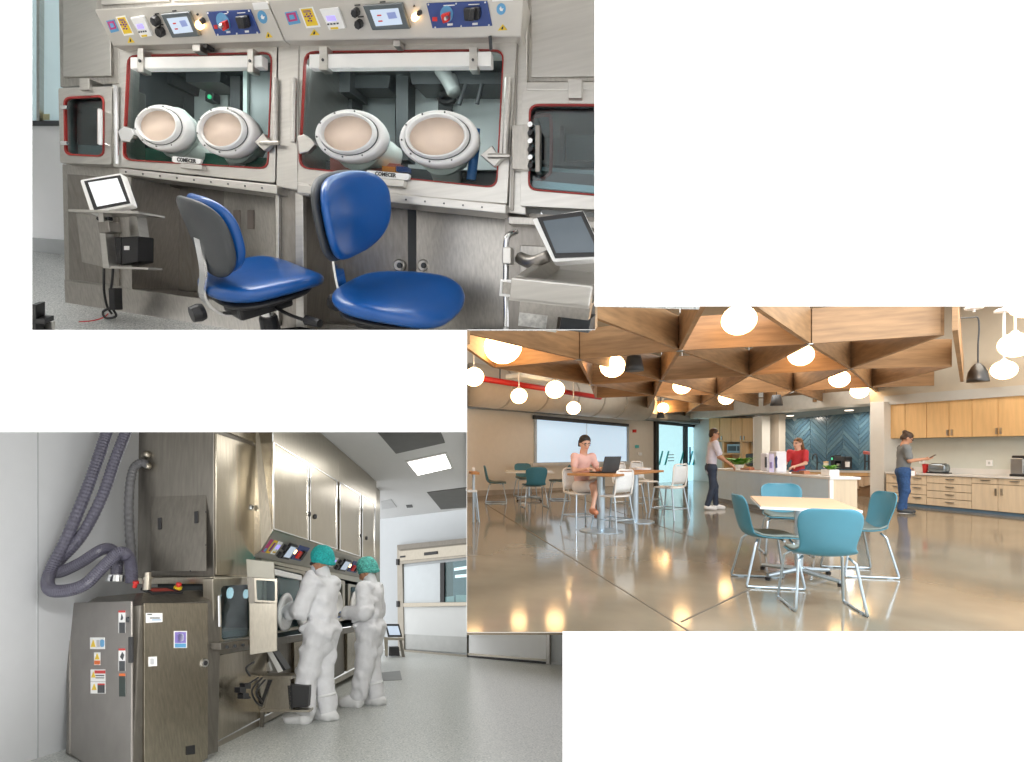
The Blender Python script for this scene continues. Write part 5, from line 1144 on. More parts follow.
# ducts, pipe and ceiling
CE2 = level(R2, 4.3)
ce2 = [(467, 250), (1200, 250), (1200, 385), (900, 395), (700, 412), (467, 385)]
struct('ceiling', prism([CE2.at(x, y) for x, y in ((440, 200), (1300, 200), (1300, 390), (440, 390))], [CE2.at(x, y) + Vector((0, 0, .05)) for x, y in ((440, 200), (1300, 200), (1300, 390), (440, 390))]), mat('grey_deck', (.40, .39, .35), .8, var=.05), 'grey exposed ceiling deck above the timber lattice')
DU = LW.off(.6)
t = thing('air_duct', 'long beige air duct running above the lounge wall', 'duct', DU.at(520, 402))
a, b = DU.at(470, 384.6), DU.at(640, 405)
obj('duct', tube([a, b], .55, 20), mat('duct_beige', (.62, .57, .49), .55, var=.04), t, smooth=True)
for f in (.12, .3, .47, .63, .78): c = a + (b - a) * f; obj('duct_joint', tube([c, c + (b - a).normalized() * .06], .565, 20), mat('duct_joint_grey', (.42, .38, .32), .5), t)
t = thing('soffit_beam', 'grey steel beam along the top of the lounge wall', 'beam', LW.at(520, 412, .3))
obj('web', slab([(440, 396), (700, 417), (700, 423), (440, 404)], LW, .02, .3), soffit_m, t); obj('flange', slab([(440, 402), (700, 421.5), (700, 423.5), (440, 405)], LW, .02, .4), mat('beam_dark', (.24, .26, .26), .6), t)
t = thing('sprinkler_pipe', 'bright red sprinkler pipe below the ceiling by the lounge wall', 'pipe', LW.at(540, 385, 1.2))
obj('pipe', tube([LW.at(478, 378, 1.6), LW.at(600, 397.5, 1.6)], .07, 10), red, t, smooth=True)
for x in (500, 548): obj('hanger', tube([LW.at(x, 378 + (x - 478) * .16, 1.6), LW.at(x, 360 + (x - 478) * .16, 1.6)], .015, 6), dark, t)
t = thing('fan_coil_unit', 'pale grey air unit hung behind the lattice', 'air unit', LW.at(540, 378, 2))
obj('casing', slab([(522, 372), (560, 378), (560, 383), (522, 377)], LW, 1.9, 2.4), mat('unit_grey', (.6, .66, .70), .5), t, bevel=.02)
t = thing('sprinkler_pipe', 'short red pipe end high above the broad timber board', 'pipe', CE2.at(862, 312) - Vector((0, 0, .3)))
obj('pipe', tube([P(858, 300, 10), P(868, 313, 10)], .04, 10), red, t); obj('elbow', ball(P(868, 313, 10), .05, 10), red, t)
t = thing('orange_fitting', 'orange ceiling fitting seen between lattice boards', 'fitting', P(846, 345, 12)); obj('plate', slab([(839, 345), (851, 342), (855, 346), (845, 349)], Plane(P(846, 345, 12), (1, 0, 0), (0, 0, 1)), 0, .1), mat('orange_enamel', (.85, .18, .04), .5), t, bevel=.01)
obj('stem', tube([P(846, 345, 12), P(846, 335, 12)], .03), dark, t)
# glass door
d = struct('door_3', ring([(656, 421), (699, 425), (699, 487.5), (656, 489)], [(659, 424), (696.5, 427.5), (696.5, 485.5), (659, 486.5)], LW, 0, .1), black, 'black framed glass door in the lounge wall')
obj('outside', slab([(656, 421), (699, 425), (699, 487), (656, 489)], LW, -.02, .01), mat('bright_outside', (.55, .72, .78), .5, emit=(.55, .75, .85), es=1.1), d)
obj('glass_pane', slab([(659, 424), (685, 426.5), (685, 486), (659, 486.5)], LW, .03, .05), glass('door_glass', (.80, .86, .84), .05), d)
obj('glass_pane', slab([(687.5, 426.7), (696.5, 427.5), (696.5, 485.5), (687.5, 486)], LW, .03, .05), glass('side_glass', (.85, .95, .98), .08), d)
obj('stile', slab([(684.5, 426), (688, 426.5), (688, 486), (684.5, 486)], LW, .03, .1), black, d)
cyan = mat('cyan_print', (.05, .55, .62), .5)
for x in (658, 664, 679, 688, 692): obj('glass_marking', slab([(x + 4, 451), (x + 5.5, 451), (x + 2, 465), (x + .3, 465)], LW, .05, .055), cyan, d)
for i in range(3): obj('glass_lettering', slab([(668, 454.5 + 3 * i), (674, 454.3 + 3 * i), (674, 455 + 3 * i), (668, 455.2 + 3 * i)], LW, .05, .055), dark, d)
obj('door_handle', tube([LW.at(690, 447, .1), LW.at(690, 462, .1)], .03), black, d)
# kitchen wall planes
KD = Vector((-85 / 560, 1, 0)).normalized()
KL = Plane(FL(1024, 517.6), KD, (0, 0, 1)); KW = KL.off(-.62); KU = KL.off(-.28)
wr = struct('wall_right', slab([(884, 330), (1200, 270), (1200, 540), (884, 512)], KW, -.1, 0), mat('pale_sage_wall', (.62, .64, .57), .6, var=.02), 'pale sage wall behind the kitchen cabinets')
struct('trim_1', slab([(884, 396), (1200, 371), (1200, 383), (884, 405)], KU, -.3, .05), soffit_m, 'grey soffit over the kitchen cabinets')
struct('wall_soffit', slab([(870, 300), (1200, 270), (1200, 372), (884, 397), (884, 402), (870, 402)], KU, -.36, .02), mat('bulkhead_beige', (.52, .47, .38), .7, var=.02), 'beige bulkhead wall above the kitchen cabinets')
maple = mat('pale_maple', (.72, .47, .22), .45, var=.07, scale=3, stretch=(6, 6, .7)); maple_l = mat('bleached_maple', (.72, .59, .42), .45, var=.07, scale=3, stretch=(6, 6, .7))
def kl(y0, x): return 450 + (y0 - 450) * (x - 335) / (1024 - 335)       # rows converge along the run
def kit_rect(x0, x1, ya, yb, g=.35): return [(x0 + g, kl(ya, x0 + g) + g), (x1 - g, kl(ya, x1 - g) + g), (x1 - g, kl(yb, x1 - g) - g), (x0 + g, kl(yb, x0 + g) - g)]
def body_rect(x0, x1, ya, yb): return [(x0, kl(ya, x0)), (x1, kl(ya, x1)), (x1, kl(yb, x1)), (x0, kl(yb, x0))]
gap = mat('cabinet_carcass', (.30, .22, .13), .6); nickel = mat('brushed_nickel', (.5, .47, .42), .35, 1)
for i, (x0, xm, x1, lb) in enumerate(((886, 905, 926.5, 'maple wall cabinet over the person with phone'), (926.5, 949, 972, 'maple wall cabinet over the toaster'), (972, 998, 1030, 'maple wall cabinet over the coffee brewer'))):
    t = thing('wall_cabinet', lb, 'cabinet', KU.at((x0 + x1) / 2, 438), 'maple wall cabinets')
    obj('body', slab(body_rect(x0, x1, 393.5, 436), KU, -.33, -.02), gap, t)
    for a, b, hx in ((x0, xm, xm - 2.2), (xm, x1, xm + 2.2)):
        dd = obj('door', slab(kit_rect(a, b, 393.5, 436), KU, -.02, .0), maple, t); obj('handle', slab([(hx - .6, kl(427, hx)), (hx + .6, kl(427, hx)), (hx + .6, kl(433.5, hx)), (hx - .6, kl(433.5, hx))], KU, 0, .03), nickel, dd)
for x0, x1, lb, kind in ((886, 906, 'maple base cabinet with drawers hidden by the person with phone', 3), (906, 926.5, 'maple base cabinet with three drawers beside the person with phone', 3), (926.5, 971.5, 'maple base cabinet with four wide drawers under the toaster', 4), (971.5, 1030, 'maple base cabinet with two doors under the coffee brewer', 0)):
    t = thing('base_cabinet', lb, 'cabinet', KL.at((x0 + x1) / 2, kl(517, (x0 + x1) / 2)), 'maple base cabinets')
    obj('body', slab(body_rect(x0, x1, 479.5, 514), KL, -.58, -.02), gap, t)
    obj('toe_kick', slab(body_rect(x0, x1, 514, 518), KL, -.5, -.06), mat('blue_kick', (.18, .30, .42), .4), t)
    if kind:
        for k in range(kind):
            ya, yb = 479.5 + (514 - 479.5) * k / kind, 479.5 + (514 - 479.5) * (k + 1) / kind; dd = obj('drawer', slab(kit_rect(x0, x1, ya, yb), KL, -.02, 0), maple_l, t)
            xm = (x0 + x1) / 2; obj('handle', slab([(xm - 4, kl(ya + 3, xm - 4)), (xm + 4, kl(ya + 3, xm + 4)), (xm + 4, kl(ya + 4, xm + 4)), (xm - 4, kl(ya + 4, xm - 4))], KL, 0, .03), nickel, dd)
    else:
        for a, b, s in ((x0, 998, 1), (998, x1, -1)):
            dd = obj('drawer', slab(kit_rect(a, b, 479.5, 486), KL, -.02, 0), maple_l, t); xm = (a + b) / 2; obj('handle', slab([(xm - 4.5, kl(481.5, xm)), (xm + 4.5, kl(481.7, xm)), (xm + 4.5, kl(482.7, xm)), (xm - 4.5, kl(482.5, xm))], KL, 0, .03), nickel, dd)
            dd = obj('door', slab(kit_rect(a, b, 486, 514), KL, -.02, 0), maple_l, t); hx = 998 - 3 * s; obj('handle', slab(rect(hx - .6, 488.5, hx + .6, 495.5), KL, 0, .03), nickel, dd)
t = thing('worktop', 'long pale worktop along the kitchen wall', 'worktop', KL.at(950, 474))
KT2 = [KL.at(885, kl(477.3, 885), .03), KL.at(1060, kl(477.3, 1060), .03)]
q = KT2 + [KT2[1] - KL.n * .62, KT2[0] - KL.n * .62]; obj('slab', prism(q, [p - Vector((0, 0, .04)) for p in q]), mat('pale_quartz', (.72, .70, .66), .3, var=.03), t, bevel=.005)
obj('upstand', slab([(885, kl(470, 885)), (1060, kl(470, 1060)), (1060, kl(476, 1060)), (885, kl(476, 885))], KW, 0, .02), MATS['pale_quartz'], t)
for (x, y, g) in ((989, 463, 3), (921.5, 461, 2.5)):
    o = obj('outlet', slab(rect(x - g, y - g, x + g, y + g), KW, 0, .02), paper, wr); obj('socket', slab(rect(x - 1, y - 1.3, x + 1, y + 1.3), KW, .02, .025), mat('socket_grey', (.55, .55, .53), .5), o)
# things on the worktop
CT = Plane(KT2[0], KD, KL.n.cross(KD).cross(KD))
CTz = level(R2, KT2[0].z + .002)
def on_top(x, y): return CTz.at(x, y)
def box_at(c, az, sx, sy, sz): return Matrix.Translation(c) @ Matrix.Rotation(az, 4, 'Z')
AZ = math.atan2(KD.y, KD.x)
c0 = KL.at(929, kl(476, 929)) - KL.n * .25; c0.z = KT2[0].z
t = thing('toaster', 'brushed steel toaster on the kitchen worktop', 'toaster', None, M=box_at(c0, AZ, 0, 0, 0))
obj('body', xf(cushion(.36, .19, .2, 5, 28), Matrix.Translation((0, 0, .012))), mat('toaster_steel', (.30, .34, .37), .3, .8), t, local=True, smooth=True)
obj('base', box((0, 0, 0), .37, .2, .025), black, t, local=True, bevel=.005)
for x in (-.08, .08): obj('slot', box((x, 0, .205), .12, .03, .012), black, t, local=True)
obj('lever', box((.1, -.1, .12), .03, .03, .02), black, t, local=True)
obj('front_panel', box((0, -.093, .05), .2, .01, .08), mat('pale_label', (.6, .62, .62), .5), t, local=True)
c0 = KL.at(917.5, kl(475.5, 917.5)) - KL.n * .2; c0.z = KT2[0].z
t = thing('tumbler', 'red tumbler on the worktop beside the toaster', 'cup', c0); obj('cup', lathe([(.042, 0), (.052, .17), (.055, .175), (.05, .175), (.04, .02), (0, .02)], c0, n=18), red, t, smooth=True); obj('lid', lathe([(.057, 0), (.057, .018), (.03, .03), (0, .03)], c0 + Vector((0, 0, .172)), n=18), mat('dark_red_lid', (.4, .02, .02), .4), t)
c0 = KL.at(1015, kl(476, 1015)) - KL.n * .28; c0.z = KT2[0].z
t = thing('coffee_brewer', 'steel and black coffee brewer on the worktop', 'coffee maker', None, M=box_at(c0, AZ, 0, 0, 0))
obj('base', box((0, 0, 0), .38, .28, .05), black, t, local=True, bevel=.01); obj('tower', box((.08, .06, .05), .2, .14, .3), mat('brewer_steel', (.5, .52, .53), .3, .9), t, local=True, bevel=.01)
obj('head', box((0, 0, .33), .34, .24, .07), black, t, local=True, bevel=.015); obj('carafe', lathe([(.06, .05), (.075, .1), (.07, .18), (.04, .2)], (-.08, -.02, 0), n=16), screen_k, t, local=True, smooth=True)
obj('handle', tube(spline([(-.15, -.05, .18), (-.2, -.06, .16), (-.2, -.06, .1), (-.15, -.05, .08)], 4), .01), black, t, local=True)
# column and alcove
t = thing('pillar', 'pale square pillar at the end of the kitchen cabinets', 'pillar', FL(877, 509))
obj('shaft', slab([(870, 402), (884, 401.5), (884, 510), (870, 507)], KL.off(-.1), -.5, .0), mat('pillar_white', (.72, .71, .66), .6, var=.02), t, bevel=.01); obj('base', slab([(869.5, 503), (884.5, 506), (884.5, 510.5), (869.5, 507.5)], KL.off(-.1), -.5, .01), MATS['skirting_tan'], t)
AW = Plane(P(870, 495, 15.5), KD, (0, 0, 1)); AW = Plane(FL(870, 495), KD, (0, 0, 1))
wa = struct('wall_alcove', slab([(772, 405), (886, 392), (886, 500), (772, 496)], AW, -.1, 0), mat('grout_blue', (.28, .36, .40), .7, var=.03), 'blue tiled splashback wall of the kitchen alcove')
def clip(poly, q):
    out = poly
    for i in range(len(q)):
        a, b = q[i], q[(i + 1) % len(q)]; inp, out = out, []
        f = lambda p: (b[0] - a[0]) * (p[1] - a[1]) - (b[1] - a[1]) * (p[0] - a[0])
        for j in range(len(inp)):
            p, r_ = inp[j], inp[(j + 1) % len(inp)]; fp, fr_ = f(p), f(r_)
            if fp >= 0: out.append(p)
            if (fp >= 0) != (fr_ >= 0): k = fp / (fp - fr_); out.append((p[0] + (r_[0] - p[0]) * k, p[1] + (r_[1] - p[1]) * k))
        if not out: return []
    return out
reg = [(778, 420), (869, 411.5), (869, 472), (778, 471)]; tm = [mat('slate_blue_tile_%s' % n, c, .25, var=.08, scale=9) for n, c in (('a', (.055, .115, .165)), ('b', (.075, .145, .195)), ('c', (.09, .165, .21)))]
TW, TL_, n_t = 3.4, 23., 0
for bx in range(-2, 8):
    x0 = 778 + bx * 16.2
    for k in range(-10, 30):
        s = 1 if bx % 2 == 0 else -1; cy = 400 + k * TW * 1.42; y0, y1 = (cy, cy + 16.2) if s > 0 else (cy + 16.2, cy)
        q = [(x0 + .25, y0 + .3), (x0 + 15.95, y1 + .3), (x0 + 15.95, y1 + TW * 1.42 - .3), (x0 + .25, y0 + TW * 1.42 - .3)]
        q = clip(q, reg)
        if len(q) >= 3:
            ar = abs(sum(q[i][0] * q[(i + 1) % len(q)][1] - q[(i + 1) % len(q)][0] * q[i][1] for i in range(len(q)))) / 2
            if ar > 4: obj('tile', slab(q, AW, 0, .015 + .004 * random.random()), random.choice(tm), wa); n_t += 1
# alcove ceiling with downlights and side return
struct('trim_2', slab([(690, 404), (886, 388), (886, 402), (690, 419)], AW.off(.9), -1.2, .0), mat('soffit_white', (.70, .68, .62), .7), 'pale soffit above the kitchen alcove')
ac = [AW.at(740, 416, .9), AW.at(872, 403, .9), AW.at(872, 403, .9) - AW.n * 1.0, AW.at(740, 416, .9) - AW.n * 1.0]
ac = [p - Vector((0, 0, .02)) for p in ac]
for (x, y) in ((790, 415.5), (849, 410)):
    o = obj('downlight', lathe([(.10, 0), (.10, .02), (.07, .025)], AW.at(x, y, .55), (0, 0, -1), n=16), mat('lit_downlight', (1, .9, .8), .5, emit=(1, .85, .7), es=1.6)); tag(o, 'small round downlight above the woman in red' if x < 800 else 'small round downlight beside the pale pillar', 'downlight', 'alcove downlights'); l = bpy.data.lights.new('downlight_bulb', 'AREA'); l.size = .15; l.energy = 16; l.color = (1, .9, .78); lo_ = bpy.data.objects.new('downlight_bulb', l); COL.objects.link(lo_); lo_.parent = o; lo_.matrix_world = Matrix.Translation(AW.at(x, y, .55) - Vector((0, 0, .06)))
rw = struct('wall_return', slab([(760, 416), (779, 414), (779, 500), (760, 500)], AW.off(.25), -.3, 0), mat('return_beige', (.66, .60, .52), .7, var=.02), 'beige return wall beside the blue tiles')
t = thing('pillar', 'slim grey pillar beside the maple shelving', 'pillar', FL(758, 497)); obj('shaft', slab([(753, 417), (762, 416.3), (762, 500), (753, 500)], AW.off(.7), -.3, 0), MATS['pillar_white'], t); obj('corner_bead', slab([(753, 417), (753.6, 417), (753.6, 500), (753, 500)], AW.off(.7), 0, .01), paper, t)
NK = AW.off(.45)
struct('wall_nook', slab([(690, 410), (755, 415), (755, 500), (690, 492)], AW.off(.05), -.1, 0), MATS['return_beige'], 'beige wall behind the maple shelving')
for x0, xm, x1, lb in ((709, 719.5, 731, 'maple tall wall cabinet left of the slim pillar by the door'), (731, 742, 753, 'maple tall wall cabinet beside the slim pillar')):
    t = thing('wall_cabinet', lb, 'cabinet', NK.at((x0 + x1) / 2, 442), 'maple cabinets over the nook')
    obj('body', slab(rect(x0, 418, x1, 442), NK, -.35, -.02), gap, t)
    for a, b, hx in ((x0, xm, xm - 1.6), (xm, x1, xm + 1.6)):
        dd = obj('door', slab(rect(a + .3, 418.3, b - .3, 441.7), NK, -.02, 0), maple, t); obj('handle', slab(rect(hx - .4, 436, hx + .4, 440), NK, 0, .03), nickel, dd)
t = thing('shelf_unit', 'maple open shelf unit with a microwave nook', 'shelf', NK.at(732, 470))
obj('back', slab(rect(722, 442, 753, 470), NK, -.36, -.34), maple_l, t)
for q in (rect(722, 442, 724, 470), rect(740, 442, 742, 470), rect(724, 453.2, 740, 454.4), rect(724, 461, 740, 462)): obj('panel', slab(q, NK, -.34, 0), maple, t)
t = thing('microwave', 'steel microwave in the maple shelf nook', 'microwave', NK.at(733, 453)); obj('body', slab(rect(727, 444, 740, 453), NK, -.3, -.02), mat('microwave_grey', (.25, .28, .3), .35, .6), t, bevel=.01); obj('window', slab(rect(728, 446, 736, 451), NK, -.02, -.015), black, t); obj('keypad', slab(rect(737, 446, 739.3, 451), NK, -.02, -.015), dark, t)
t = thing('stand_mixer', 'dark stand mixer on the counter by the slim pillar', 'mixer', NK.at(750, 465)); obj('head', slab(rq([(745, 454), (754, 453), (755, 458), (746, 459)], 2), NK, .0, .12), dark, t, bevel=.02); obj('stand', slab([(750, 458), (754, 458), (754, 466), (749, 466)], NK, .0, .1), dark, t, bevel=.01); obj('bowl', lathe([(.04, 0), (.09, .1), (.1, .16)], NK.at(748, 466, .08), n=14), steel_l, t, smooth=True)
# alcove counter and what stands on it
t = thing('back_counter', 'pale counter below the blue tiled wall', 'worktop', AW.at(825, 471, .5))
a, b = AW.at(776, 470, .6), AW.at(871, 471, .6); q = [a, b, b - AW.n * .57, a - AW.n * .57]; obj('slab', prism(q, [p - Vector((0, 0, .05)) for p in q]), MATS['pale_quartz'], t)
obj('cabinet_front', slab([(776, 471), (868, 472.5), (868, 500), (776, 500)], AW.off(.58), -.5, 0), maple, t)
obj('open_niche', slab([(853, 476), (870, 476), (870, 500), (853, 500)], AW.off(.58), 0, .01), mat('niche_brown', (.25, .15, .08), .6), t)
for i in range(3): obj('bag', slab([(853.5 + 5.4 * i, 477), (858.3 + 5.4 * i, 477), (858.3 + 5.4 * i, 489 - 2 * i), (853.5 + 5.4 * i, 486)], AW.off(.6), 0, .05), mat('paper_bag', (.62, .46, .32), .7), t)
AC = AW.off(.35)
t = thing('tap', 'black arched tap on the counter below the blue tiles', 'tap', AC.at(815, 470)); obj('spout', tube(spline([AC.at(817, 470), AC.at(817, 458), AC.at(815.5, 454), AC.at(813, 456), AC.at(812.7, 460)], 5), .018), black, t, smooth=True); obj('lever', tube([AC.at(817, 464), AC.at(819, 462)], .012), black, t)
t = thing('canister', 'white canister below the blue tiles', 'canister', AC.at(826, 468)); c0 = AC.at(826, 468); obj('body', lathe([(.06, 0), (.06, .16)], c0, n=16), mat('canister_cream', (.75, .68, .55), .5), t); obj('lid', lathe([(.065, .16), (.065, .19), (.02, .2)], c0, n=16), maple, t)
t = thing('espresso_machine', 'black coffee machine with steel jug below the blue tiles', 'coffee maker', AC.at(838, 469)); obj('body', slab([(830.5, 456), (835, 455), (835, 468.5), (830.5, 468.5)], AC, -.1, .1), black, t, bevel=.01); obj('tower', slab([(841, 457), (846, 457), (846, 468.5), (841, 468.5)], AC, -.1, .1), black, t, bevel=.01); obj('head', slab([(834, 456.5), (844, 456.5), (844, 461), (834, 461)], AC, -.1, .12), dark, t, bevel=.01); obj('base', slab([(833, 466), (845, 466), (845, 469), (833, 469)], AC, -.1, .12), black, t); obj('jug', lathe([(.045, 0), (.05, .08), (.04, .1)], AC.at(838.5, 467, .05), n=14), steel_l, t); obj('light', slab(rect(831.2, 457.5, 832.6, 460), AC, .1, .105), mat('green_lamp2', (.1, .6, .3), .4, emit=(.1, .7, .4), es=.5), t)
t = thing('canister', 'small white jar beside the black coffee machine', 'jar', AC.at(847.5, 467)); c0 = AC.at(847.5, 467, .1); obj('body', lathe([(.05, 0), (.055, .15)], c0, n=14), paper, t); obj('lid', lathe([(.058, .15), (.058, .17), (0, .18)], c0, n=14), dark, t)
t = thing('drink_stand', 'dark wire stand holding red packets at the end of the tiled wall', 'rack', AC.at(866, 470)); obj('post', slab(rect(864, 454, 865, 470), AC, 0, .03), black, t); obj('post', slab(rect(868, 454, 869, 470), AC, 0, .03), black, t); obj('shelf', slab(rect(864, 461, 869, 462), AC, -.05, .08), black, t); obj('red_packet', slab([(863, 451), (868, 452), (868, 454.5), (863, 454)], AC, 0, .1), mat('dull_red_packet', (.5, .12, .1), .5), t)
# ---- kitchen island
IB0, IB1 = FL(715, 501), FL(829, 525)
IP = Plane(IB1, IB1 - IB0, (0, 0, 1)); iu = (IB1 - IB0).normalized(); iw = -IP.n; iz = Vector((0, 0, 1)); ih = .80; IW2 = .42
t = thing('kitchen_island', 'long white kitchen island facing the lounge', 'counter', (IB0 + IB1) / 2)
isl = mat('pale_blue_white_panel', (.60, .76, .90), .35, var=.02)
Li = (IB1 - IB0).length
for i in range(4): obj('front_panel', obox(IB0 + iu * (Li * i / 4 + .004) + iz * .09, iu, iz, iw, Li / 4 - .008, ih - .13, .03), isl, t)
obj('carcass', obox(IB0 + iw * .03 + iz * .08, iu, iz, iw, Li, ih - .12, IW2 - .05), gap, t)
obj('toe_kick', obox(IB0 + iw * .06, iu, iz, iw, Li, .09, IW2 - .1), mat('grey_kick', (.35, .40, .45), .4), t)
obj('end_panel', obox(IB1 + iw * .0, iu, iz, iw, .03, ih - .04, IW2), maple_l, t); obj('waterfall_edge', obox(IB1 - iw * .01, iu, iz, iw, .035, ih - .04, .06), paper, t)
o_ = obox(IB0 - iu * .1 - iw * .02 + iz * (ih - .04), iu, iw, iz, Li + .16, IW2 + .06, .045); obj('worktop', o_, mat('white_quartz', (.84, .84, .82), .25, var=.02), t, bevel=.006)
IT = level(R2, ih + .005)
def isl_pt(f, w): p = IB0 + iu * Li * f + iw * w; p.z = ih + .005; return p
leafm = [mat('leaf_a', (.10, .30, .03), .5, var=.2), mat('leaf_b', (.20, .45, .06), .5, var=.2)]
def leafy(par, c, r, h, n, seed):
    rnd = random.Random(seed)
    for i in range(n):
        a = rnd.random() * 6.28; l = r * (.5 + .7 * rnd.random()); d = Vector((math.cos(a), math.sin(a), 0)); s = Vector((-d.y, d.x, 0)) * l * .28; z = h * (.4 + .6 * rnd.random())
        p = [c, c + d * l * .45 + s + Vector((0, 0, z * .8)), c + d * l + Vector((0, 0, z)), c + d * l * .45 - s + Vector((0, 0, z * .8)), c + d * l * .5 + Vector((0, 0, z * .68))]
        obj('leaf', (p, [(0, 4, 1), (1, 4, 2), (2, 4, 3), (3, 4, 0)]), leafm[i % 2], par)
c0 = isl_pt(.17, .2); t = thing('potted_plant', 'bushy green plant on the island beside the standing man', 'plant', c0); obj('pot', lathe([(.09, 0), (.13, .1), (.14, .11), (.12, .1), (0, .09)], c0, n=18), paper, t); leafy(t, c0 + Vector((0, 0, .08)), .33, .2, 34, 3)
c0 = isl_pt(.93, .2); t = thing('potted_plant', 'small bright plant in a square white planter on the island end', 'plant', c0); obj('pot', obox(c0 - iu * .12 - iw * .08, iu, iw, iz, .24, .16, .11), paper, t, bevel=.008); leafy(t, c0 + Vector((0, 0, .09)), .14, .11, 26, 5)
c0 = isl_pt(.55, .25); t = thing('drink_dispenser', 'white drink dispenser with blue swirl on the island', 'dispenser', c0)
obj('body', obox(c0 - iu * .16 - iw * .14, iu, iw, iz, .30, .2, .42), mat('dispenser_white', (.80, .80, .86), .3), t, bevel=.02)
obj('front_panel', obox(c0 - iu * .1 - iw * .15, iu, iw, iz, .14, .02, .36), mat('lilac_glow', (.70, .66, .9), .4, emit=(.7, .65, .95), es=.25), t); obj('recess', obox(c0 - iu * .07 - iw * .16 + iz * .08, iu, iw, iz, .08, .012, .12), mat('violet_panel', (.45, .38, .75), .4), t)
pl_ = Plane(c0 + iu * .12 - iw * .145, iu, iz); obj('swirl', prism(*[[c0 + iu * (.10 + a) - iw * e + iz * b for a, b in ((0, .28), (.05, .33), (.09, .28), (.07, .2), (.09, .1), (.03, .08), (.02, .18))] for e in (.15, .14)]), navy, t)
c0 = isl_pt(.44, .28); t = thing('drink_dispenser', 'slim white dispenser with a dark slot on the island', 'dispenser', c0); obj('body', obox(c0 - iu * .14 - iw * .1, iu, iw, iz, .24, .22, .38), MATS['dispenser_white'], t, bevel=.02); obj('slot', obox(c0 + iu * .06 - iw * .11 + iz * .08, iu, iw, iz, .05, .02, .22), dark, t)
for f, wv_, lb in ((.30, .2, 'stack of brown napkins on the island by the plant'), (.76, .2, 'brown tray on the island before the woman in red')):
    c0 = isl_pt(f, wv_); t = thing('tray', lb, 'tray', c0); obj('base', obox(c0 - iu * .2 - iw * .12, iu, iw, iz, .4, .24, .012), mat('walnut_tray', (.35, .17, .08), .5), t); obj('rim', obox(c0 - iu * .2 - iw * .12 + iz * .012, iu, iw, iz, .4, .012, .03), mat('walnut_rim', (.3, .14, .07), .5), t); obj('stack', obox(c0 - iu * .08 - iw * .05 + iz * .012, iu, iw, iz, .16, .1, .05), mat('terracotta_cups', (.55, .22, .12), .6), t)
# ---- timber lattice
oak = mat('oak_board', (.36, .205, .095), .55, var=.22, scale=2.2, stretch=(1, 1, 9))
LAT = level(R2, 2.65)
t = thing('ceiling_lattice', 'hanging lattice of oak boards forming triangles', 'ceiling lattice', LAT.at(690, 360))
N = dict(A=(680, 350.5), B=(661.5, 380.5), Cc=(654.5, 395.8), D=(641, 420), E=(749, 375.6), Pp=(793, 391), F=(578.5, 359.5), H=(717, 394.8), I=(494, 367.6), J=(591.5, 384.8), K=(596, 398), N1=(809, 344), N2=(850, 369), N3=(871, 387.5), N4=(884, 397.5), Q=(943, 335), R=(951, 366.5), S=(954, 385), T=(705, 303), L=(689, 411.5))
segs = [((560, 305), 'A'), ('A', 'E'), ('E', 'Pp'), ('Pp', (824, 402)), ((452, 330), 'F'), ('F', 'B'), ('B', 'H'), ('H', (758, 406.5)), ('I', 'J'), ('J', 'Cc'), ('Cc', (727, 408.5)),
        ((745, 301), 'N1'), ('N1', 'N2'), ('N2', 'N3'), ('N3', 'N4'), ('T', 'A'), ('A', 'B'), ('B', 'Cc'), ('Cc', 'D'), ((456, 341), 'I'), ('F', 'J'), ('J', 'K'), ('N1', 'E'), ('E', 'H'), ('H', 'L'), ('N2', 'Pp'), ('Pp', (764, 406)),
        ('I', 'F'), ('F', 'A'), ('A', 'N1'), ('J', 'B'), ('B', 'E'), ('E', 'N2'), ('K', 'Cc'), ('Cc', 'H'), ('H', 'Pp'), ('Pp', 'N3'), ('N1', 'Q'), ('Q', 'N2'), ('N2', 'R'), ('R', 'N3'), ('N3', 'S'), ('S', 'N4'), ((955, 330), (962, 382)),
        ((604, 414.5), (642, 414)), ((642, 414), 'L'), ('L', (735, 410)), ((736, 411), (779, 410)), ((779, 410), (816, 401.5)), ((822, 402), (881, 400.5)), ((609, 419), 'D'), ('D', (679, 420.5)), ((604, 414.5), (609, 419)), ((679, 420.5), 'L'), ((705, 303), (809, 300))]
HB = .46; TH = .05
for a, b in segs:
    A_, B_ = LAT.at(*(N[a] if isinstance(a, str) else a)), LAT.at(*(N[b] if isinstance(b, str) else b)); dd = (B_ - A_).normalized(); n_ = Vector((dd.y, -dd.x, 0)) * TH / 2; g = dd * .03
    A_, B_ = A_ + g, B_ - g; q = [A_ - n_, A_ + n_, B_ + n_, B_ - n_]; obj('board', prism([p + Vector((0, 0, HB)) for p in q], q), oak, t)
for k in ('A', 'B', 'E', 'F', 'N1', 'N2', 'H', 'J'):
    p = LAT.at(*N[k]); obj('node_plate', lathe([(.06, 0), (.06, .012)], p - Vector((0, 0, .012)), n=6), steel_d, t); obj('suspension_wire', tube([p + Vector((0, 0, HB * .5)), p + Vector((0, 0, 1.6))], .008, 5), steel_d, t)
